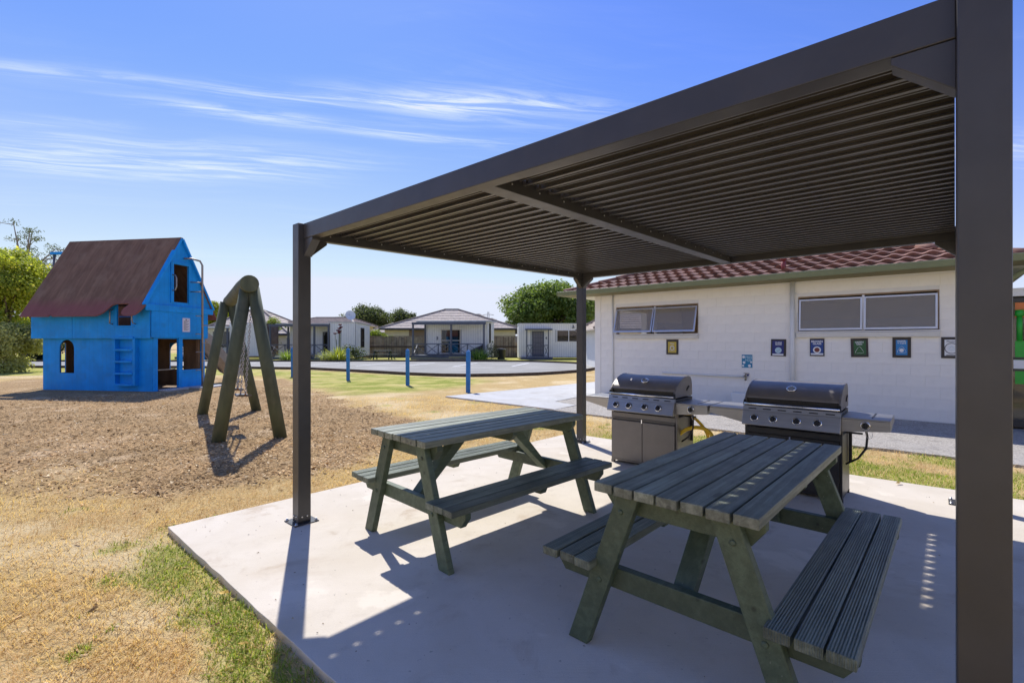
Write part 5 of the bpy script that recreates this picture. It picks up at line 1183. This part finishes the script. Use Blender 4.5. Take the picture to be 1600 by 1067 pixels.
for t, z, yaw in ((.24, .54, .05), (.52, .56, -.06)):
    c = NA.lerp(FA, t); st = thing('swing_seat', None, None); st.parent = SW; st.location = (c.x, c.y, z); st.rotation_euler = (R(4), R(3), math.atan2(ax.y, ax.x) + yaw)
    MB().prism([(-.24, .03), (-.22, .0), (0, -.015), (.22, .0), (.24, .03), (.22, .026), (0, .012), (-.22, .026)], 'y', -.09, .09).build('seat_board', SEATM, st, bevel=.004)
    for s in (-1, 1):
        ch = MB(); n_ = int((NA.z - .14 - z) / .042)
        for i in range(n_):
            zz = .03 + .042 * (i + .5); a = (i % 2) * math.pi / 2; xx = s * (.235 - .03 * i / n_)
            pts = [(xx + .016 * math.cos(a) * math.sin(q), .016 * math.sin(a) * math.sin(q), zz + .028 * math.cos(q)) for q in [k * math.pi / 3 for k in range(7)]]
            ch.tube(pts, .0062, 5, cap=False)
        ch.build('chain', CH, st, kind='stuff'); MB().tube([(s * .24, 0, .0), (s * .235, .0, .06)], .012, 6).tube([(s * .205, 0, NA.z - .15 - z), (s * .205, 0, NA.z - z - .04)], .02, 6).build('hanger', mat('rusty_hanger', (.23, .09, .04), .8, var=.3), st)

# ------------------------------------------------------------------ bollards
BOLB = mat('bollard_blue', (.012, .17, .47), .5, var=.12, vscale=5, dirt=(.10, .22, .38), dscale=6, damt=.4)
lab = {457.5: 'blue bollard showing past the edge of the left shelter post', 544: 'blue bollard in front of the porch cabin, nearest the left shelter post', 637: 'blue bollard standing between the far picnic table and the wide verandah cabin', 731.5: 'blue bollard at the corner of the pale concrete path'}
first = None
for px, py in ((457.5, 588.5), (544, 594), (637, 602), (731.5, 613.5)):
    q = G(px, py, GZ)
    if first is None:
        first = thing('bollard', '', 'bollard'); MB().prism([(-.058, -.058), (.058, -.058), (.058, .058), (-.058, .058)], 'z', -.1, 1.17).build('shaft', BOLB, first, bevel=.006)
        MB().add([(-.058, -.058, 1.1701), (.058, -.058, 1.1701), (.058, .058, 1.1701), (-.058, .058, 1.1701), (0, 0, 1.235)], [(0, 1, 4), (1, 2, 4), (2, 3, 4), (3, 0, 4), (3, 2, 1, 0)]).build('pointed_cap', BOLB, first); o = first
    else: o = copy_tree(first)
    o.location = (q.x, q.y, GZ); o.rotation_euler = (R(random.uniform(-.8, .8)), R(random.uniform(-.8, .8)), R(random.uniform(-6, 22))); tag(o, lab[px], 'bollard', 'blue bollards along the car park')

# ------------------------------------------------------------------ small far things
q = G(598, 561.5, GZ); t = thing('picnic_table', 'small dark picnic table on the lawn by the far paling fence', 'picnic table', (q.x, q.y, GZ), R(4)); DG = mat('dark_green_paint', (.022, .04, .028), .6, var=.2)
for i in range(5): MB().span((-.78, -.36 + i * .146, .70), (.78, -.225 + i * .146, .745)).build('table_plank', DG, t)
for s in (-1, 1): MB().span((-1.25, s * .70 - .13, .40), (1.25, s * .70 + .13, .44)).build('bench_plank', DG, t)
for sx in (-.62, .62):
    for s in (-1, 1): MB().bar((sx, s * .72, 0), (sx, s * .2, .70), .05, .09, (1, 0, 0)).build('leg', DG, t)
    MB().bar((sx + .05, -.75, .36), (sx + .05, .75, .36), .05, .09).build('seat_bearer', DG, t)
for sx in (-1, 1): MB().bar((sx * 1.05, 0, 0.0), (sx * .3, 0, .70), .05, .09, (0, 1, 0)).build('brace', DG, t)
q = G(783, 561.2, GZ); t = thing('rubbish_bin', 'black tapered rubbish bin in front of the far fence', 'bin', (q.x, q.y, GZ)); BK = mat('black_plastic', (.03, .03, .033), .5)
MB().lathe([(.30, 0), (.31, .02), (.40, .80), (.42, .81)], 18).build('body', BK, t); MB().lathe([(.43, .81), (.43, .86), (.36, .90), (.02, .92)], 18).build('lid', BK, t); MB().lathe([(.436, .83), (.436, .845)], 18).build('rim_band', ALU, t)
c = G(748, 561, 0); t = thing('covered_bbq', 'black covered barbecue at the right end of the wide verandah', 'barbecue', AT(746, 549, 38.2)); t.rotation_euler = (0, 0, R(-8))
MB().add([(-.55, -.3, -.55), (.55, -.3, -.55), (.55, .3, -.55), (-.55, .3, -.55), (-.55, -.3, .05), (-.1, -.25, .30), (.5, -.25, .55), (.5, .25, .55), (-.1, .25, .30), (-.55, .3, .05)], [(0, 1, 6, 5, 4), (2, 3, 9, 8, 7), (1, 2, 7, 6), (3, 0, 4, 9), (4, 5, 8, 9), (5, 6, 7, 8), (3, 2, 1, 0)]).build('cover', BK, t, bevel=.05)

# ------------------------------------------------------------------ trees, hedges, plants
BARKM = mat('tree_bark', (.14, .10, .07), .9, var=.35, vscale=6, bump=.5, bscale=30)
def foliage(name, centers, radii, N_, size, c_dark, c_light, parent, seed, up=.3, squash=.6, hi=None, hang=0., seen=None):
    r_ = np.random.default_rng(seed); C = np.array(centers, float); Rr = np.array(radii, float)
    w = Rr.prod(1) ** .67; pick = r_.choice(len(C), N_, p=w / w.sum())
    d = r_.normal(size=(N_, 3)); d /= np.linalg.norm(d, axis=1)[:, None]; rad = r_.random(N_) ** .42 * r_.uniform(.8, 1.32, N_)
    P = C[pick] + d * rad[:, None] * Rr[pick]; lobe = r_.random(len(C))[pick]
    nrm = d + r_.normal(scale=.75, size=(N_, 3)) + np.array([0, 0, up]); nrm /= np.linalg.norm(nrm, axis=1)[:, None]
    t1 = np.cross(nrm, r_.normal(size=(N_, 3))); t1 /= np.linalg.norm(t1, axis=1)[:, None]; t2 = np.cross(nrm, t1)
    if hang: t1 = t1 + np.array([0, 0, -hang]); t1 /= np.linalg.norm(t1, axis=1)[:, None]
    L = size * r_.uniform(.6, 1.35, N_)[:, None]; Wd = L * squash
    V = np.stack([P - t1 * L * .5, P + t2 * Wd * .5 + nrm * L * .08, P + t1 * L * .5, P - t2 * Wd * .5 + nrm * L * .08], 1).reshape(-1, 3)
    F = np.arange(N_ * 4).reshape(-1, 4)
    k = np.clip(.55 * r_.random(N_) + .45 * lobe, 0, 1)[:, None]; c = np.array(c_dark) * (1 - k) + np.array(c_light) * k
    if hi is not None: c = np.where(r_.random((N_, 1)) < .12, np.array(hi), c)
    o = raw_mesh(name, V, F, tint_mat(name + '_leaf', .5, .52, .4), np.repeat(c, 4, 0)); o.parent = parent; o['kind'] = 'stuff'
    return o
def lobes(n_, c, r, lr, seed, shell=.75):
    r_ = np.random.default_rng(seed); out = []; rr = []
    for i in range(n_):
        d = r_.normal(size=3); d /= np.linalg.norm(d); d[2] = abs(d[2]) * 1.0 if r_.random() < .55 else d[2]
        q = shell * r_.random() ** .3; out.append(np.array(c) + d * np.array(r) * q); s = lr * r_.uniform(.6, 1.25); rr.append((s, s, s * .8))
    return out, rr
def tree(label, base, h, cz, r, nl, lr, N_, leaf, cd, cl_, seed, name='broadleaf_tree', trunk=.25, hi=None, cat='tree', group=None, shell=.78):
    t = thing(name, label, cat, base, 0, group); C, Rr = lobes(nl, (0, 0, cz), r, lr, seed, shell)
    tr = MB(); top = Vector((.1, 0, cz)); tr.tube([(0, 0, -.1), (.04, .02, cz * .35), tuple(top)], [trunk, trunk * .75, trunk * .35], 10)
    for i in range(0, len(C), max(1, len(C) // 9)):
        e = Vector(C[i]); s = Vector((0, 0, min(cz * .55, e.z * .6))); tr.tube([s, s.lerp(e, .5) + Vector((0, 0, .2)), e], [trunk * .4, trunk * .22, trunk * .06], 6)
    tr.build('trunk', BARKM, t); foliage('crown', C, Rr, N_, leaf, cd, cl_, t, seed, hi=hi); return t
q = AT(860, HY, 60); tree('broad dark green tree rising behind the small cabin and the far shelter post', (q.x, 60, 0), 8, 4.7, (7.3, 5.0, 4.8), 105, 1.45, 58000, .34, (.065, .13, .022), (.27, .37, .085), 5, trunk=.4, hi=(.26, .33, .12))
q = AT(572, HY, 80); tree('larger rounded dark tree behind the dish on the porch cabin', (q.x, 80, 0), 7, 4.3, (4.6, 3.4, 3.6), 60, 1.25, 20000, .3, (.05, .08, .028), (.13, .165, .06), 6, name='round_tree', hi=(.16, .18, .08))
q = AT(634, HY, 86); tree('smaller rounded dark tree left of the tall hipped roof', (q.x, 86, 0), 7, 4.3, (3.9, 3.0, 3.3), 50, 1.15, 16000, .3, (.05, .08, .028), (.13, .165, .06), 7, name='round_tree', hi=(.16, .18, .08))
q = AT(785, HY, 90); tree('thin pale green tree near the power pylon', (q.x, 90, 0), 6, 3.3, (3.2, 2.5, 2.3), 26, .8, 3800, .3, (.10, .14, .05), (.22, .27, .11), 8, trunk=.15)
q = AT(342, HY, 58); tree('bright yellow green tree between the playhouse and the swing log', (q.x, 58, 0), 6, 4.2, (2.1, 1.8, 2.6), 30, .7, 9000, .24, (.16, .22, .01), (.42, .46, .03), 9, trunk=.14, hi=(.55, .52, .05))
q = AT(430, HY, 47.3); tree('young light green tree growing beside the porch cabin', (q.x, 47.3, 0), 4, 2.3, (1.3, 1.1, 1.8), 26, .45, 5200, .17, (.14, .19, .03), (.36, .42, .10), 10, name='young_tree', trunk=.06)
q = AT(925, HY, 56); tree('light green shrub at the end of the white building', (q.x, 56, 0), 4, 2.2, (1.8, 1.5, 1.9), 24, .6, 5000, .2, (.12, .17, .02), (.32, .36, .06), 12, name='shrub', cat='shrub', trunk=.08)
q = AT(585, HY, 47.5); tree('low light green shrub looking over the fence top', (q.x, 48, 0), 3, 1.7, (2.3, 1., 1.0), 20, .5, 4200, .17, (.11, .17, .02), (.30, .37, .05), 13, name='shrub', cat='shrub', trunk=.06)
# yellow hedge trees on the left, dark hedge beyond, airy gum above
q = AT(8, HY, 24); tree('tall yellow topped bushy tree filling the left edge beside the playhouse', (q.x + .1, 24, 0), 6, 3.75, (2.2, 1.9, 3.1), 64, .62, 30000, .15, (.19, .25, .03), (.56, .62, .085), 14, name='bushy_tree', trunk=.16, hi=(.76, .70, .14))
q = AT(20, HY, 23); tree('lower grey green bush at the foot of the yellow topped tree', (q.x, 22.6, 0), 4, 1.15, (1.75, 1.5, 1.35), 40, .5, 17000, .13, (.27, .30, .09), (.60, .60, .25), 15, name='bush', cat='bush', trunk=.08, hi=(.33, .33, .15))
q = AT(-80, HY, 24); tree('bushy green tree at the far left beyond the yellow tree', (q.x, 25, 0), 6, 2.8, (2.4, 2., 2.8), 40, .7, 12000, .17, (.09, .11, .03), (.26, .27, .06), 16, name='bushy_tree', trunk=.16)
q = AT(62, HY, 38); tree('dark evergreen hedge tree seen low between the bush and the playhouse', (q.x, 38, 0), 5, 1.8, (3.4, 1.8, 2.2), 36, .8, 9000, .2, (.012, .028, .010), (.035, .055, .018), 17, name='hedge_tree', trunk=.12)
q = AT(40, HY, 40); t = thing('gum_tree', 'tall airy gum tree with bare branches above the yellow bushes', 'tree', (q.x, 40, 0)); tr = MB(); C = []; Rr = []
r_ = random.Random(4)
tr.tube([(0, 0, 0), (.1, 0, 4), (-.2, 0, 7)], [.3, .24, .18], 8)
for i in range(15):
    a = Vector((-.2 * (i % 3) / 2, 0, 5.0 + r_.random() * 2)); dxn = r_.uniform(-4.2, 3.9); e = Vector((dxn, r_.uniform(-2, 2), 8.3 + r_.uniform(-1.2, 3.1) - abs(dxn) * .30)); m_ = a.lerp(e, .5) + Vector((0, 0, .5 * r_.random()))
    tr.tube([a, m_, e], [.11, .07, .025], 6); C.append(tuple(e)); Rr.append((.55, .5, .30))
    for j in range(3):
        f = m_.lerp(e, r_.random()) ; g = f + Vector((r_.uniform(-1.1, 1.1), r_.uniform(-.6, .6), r_.uniform(-.1, .8))); tr.tube([f, g], [.04, .012], 5); C.append(tuple(g)); Rr.append((.52, .45, .24))
tr.build('branches', mat('pale_gum_bark', (.30, .25, .19), .8, var=.3), t); foliage('crown', C, Rr, 2500, .22, (.055, .075, .03), (.14, .17, .07), t, 31, squash=.30, hang=.6)
for i, (px, d, hgt, wd) in enumerate(((-260, 60, 4.5, 9), (150, 75, 4.0, 9), (260, 90, 4.4, 8))):
    q = AT(px, HY, d); tree(('long dark shelter belt at the far left', 'dark belt of trees hidden mostly by the playhouse', 'distant trees just left of the white house roof')[i], (q.x, d, 0), hgt, hgt * .5, (wd, 2.5, hgt * .5), 40, 1.3, 7000, .4, (.03, .05, .015), (.09, .12, .04), 40 + i, name='tree_belt')
for i, (px, d, hgt, wd) in enumerate(((1680, 45, 4.2, 7), (1150, 60, 4.0, 12))):
    q = AT(px, HY, d); tree(('garden trees behind the right end of the white building', 'trees hidden behind the white building')[i], (q.x, d, 0), hgt, hgt * .5, (wd, 2.5, hgt * .5), 30, 1.3, 5000, .4, (.03, .05, .015), (.09, .12, .04), 50 + i, name='tree_belt')
def clump(label, q, n_, L, cd, cl_, seed, spread=.25, name='flax_clump', wd=.05):
    r_ = np.random.default_rng(seed); t = thing(name, label, 'plant', (q.x, q.y, GZ)); V = []; F = []; cc = []
    for i in range(n_):
        a = r_.uniform(0, 6.283); ln = L * r_.uniform(.6, 1.15); le = r_.uniform(.15, 1.15); b0 = np.array([math.cos(a), math.sin(a), 0]) * r_.uniform(0, spread); s = np.array([-math.sin(a), math.cos(a), 0]) * wd / 2; o = len(V)
        for k, f in enumerate((0, .4, .75, 1.0)):
            an = le * f * 1.5; p = b0 + np.array([math.cos(a) * math.sin(an), math.sin(a) * math.sin(an), 0]) * ln * f + np.array([0, 0, ln * f * math.cos(an * .8)]); w = (1, .9, .6, .05)[k]; V += [p - s * w, p + s * w]
        F += [[o + 2 * k, o + 2 * k + 1, o + 2 * k + 3, o + 2 * k + 2] for k in range(3)]; m_ = r_.random(); cc += [np.array(cd) * (1 - m_) + np.array(cl_) * m_] * 8
    o = raw_mesh('foliage', np.array(V), np.array(F), tint_mat('strap_leaf', .5, .4, .4), np.minimum(np.array(cc) * 1.35, .8)); o.parent = t; o['kind'] = 'stuff'; return t
clump('green flax clump left of the porch, by the left shelter post', G(448, 563.5), 130, .95, (.09, .15, .02), (.30, .40, .06), 1, .35); clump('pale variegated flax clump under the tall red flowers', G(508, 563.5), 120, .85, (.16, .20, .07), (.50, .52, .26), 2, .35)
clump('large yellow green flax clump left of the second bollard', G(527, 563.8), 230, 1.15, (.12, .17, .02), (.42, .44, .07), 3, .55); clump('green agapanthus clump with white flowers at the right end of the wide verandah', G(750, 563.2), 230, 1.05, (.06, .13, .02), (.24, .34, .06), 4, .6, 'agapanthus_clump')
t = thing('flowering_plant', 'tall thin stemmed plant with dark red flowers against the white cabin', 'plant', G(530, 562.5)); mb = MB(); fl = MB(); r_ = random.Random(2)
for i in range(9):
    x = r_.uniform(-.35, .25) + (-.45 if i < 2 else 0); hh = r_.uniform(2.0, 2.75) if i > 1 else 1.6; mb.tube([(x * .4, 0, 0), (x * .8, .03, hh * .6), (x, 0, hh)], .016, 5)
    if i > 1: fl.lathe([(.02, -.06), (.13, -.02), (.15, .04), (.06, .08)], 8, Matrix.Translation((x, -.03, hh)))
mb.build('stem', mat('green_stem', (.12, .14, .06), .7), t); fl.build('flower', mat('dark_red_petal', (.10, .012, .02), .6), t, kind='stuff')
q = G(550, 562.5); foliage('foliage', [(0, 0, .6), (.5, 0, .55), (-.3, 0, .8)], [(.55, .4, .5)] * 3, 900, .13, (.03, .05, .02), (.10, .13, .05), thing('rose_bush', 'sparse dark rose bush behind the second bollard', 'plant', (q.x, q.y, GZ)), 21)
q = G(768, 562); foliage('foliage', [(0, 0, 1.0), (.2, 0, .5)], [(.45, .35, .55)] * 2, 420, .12, (.05, .07, .04), (.16, .18, .10), thing('rose_bush', 'open grey green bush against the side of the verandah cabin', 'plant', (q.x, q.y, GZ)), 22)
# lattice pylon far away
q = AT(763, HY, 420); t = thing('power_pylon', 'distant grey lattice power pylon left of the broad tree', 'pylon', (q.x, 420, 0)); mb = MB(); H_ = 28.
def hw(z): return 2.6 * (1 - z / H_) + .5
for s in (-1, 1):
    for u in (-1, 1): mb.bar((s * hw(0), u * hw(0), 0), (s * .5, u * .5, H_), .28, .28)
for i in range(9):
    z0, z1 = i * 3.1, (i + 1) * 3.1
    for s in (-1, 1): mb.bar((s * hw(z0), -hw(z0), z0), (-s * hw(z1), -hw(z1), z1), .16, .16)
mb.build('tower', mat('pylon_steel', (.36, .38, .42), .6), t); cr_ = MB()
for z, L in ((16.5, 9.5), (21, 12.5), (25, 8)): cr_.bar((-L / 1.6, 0, z), (L / 1.6, 0, z), .3, .3); cr_.bar((-L / 1.6, 0, z), (0, 0, z + 1.6), .18, .18); cr_.bar((L / 1.6, 0, z), (0, 0, z + 1.6), .18, .18)
cr_.build('cross_arm', mat('pylon_steel', (.36, .38, .42), .6), t)
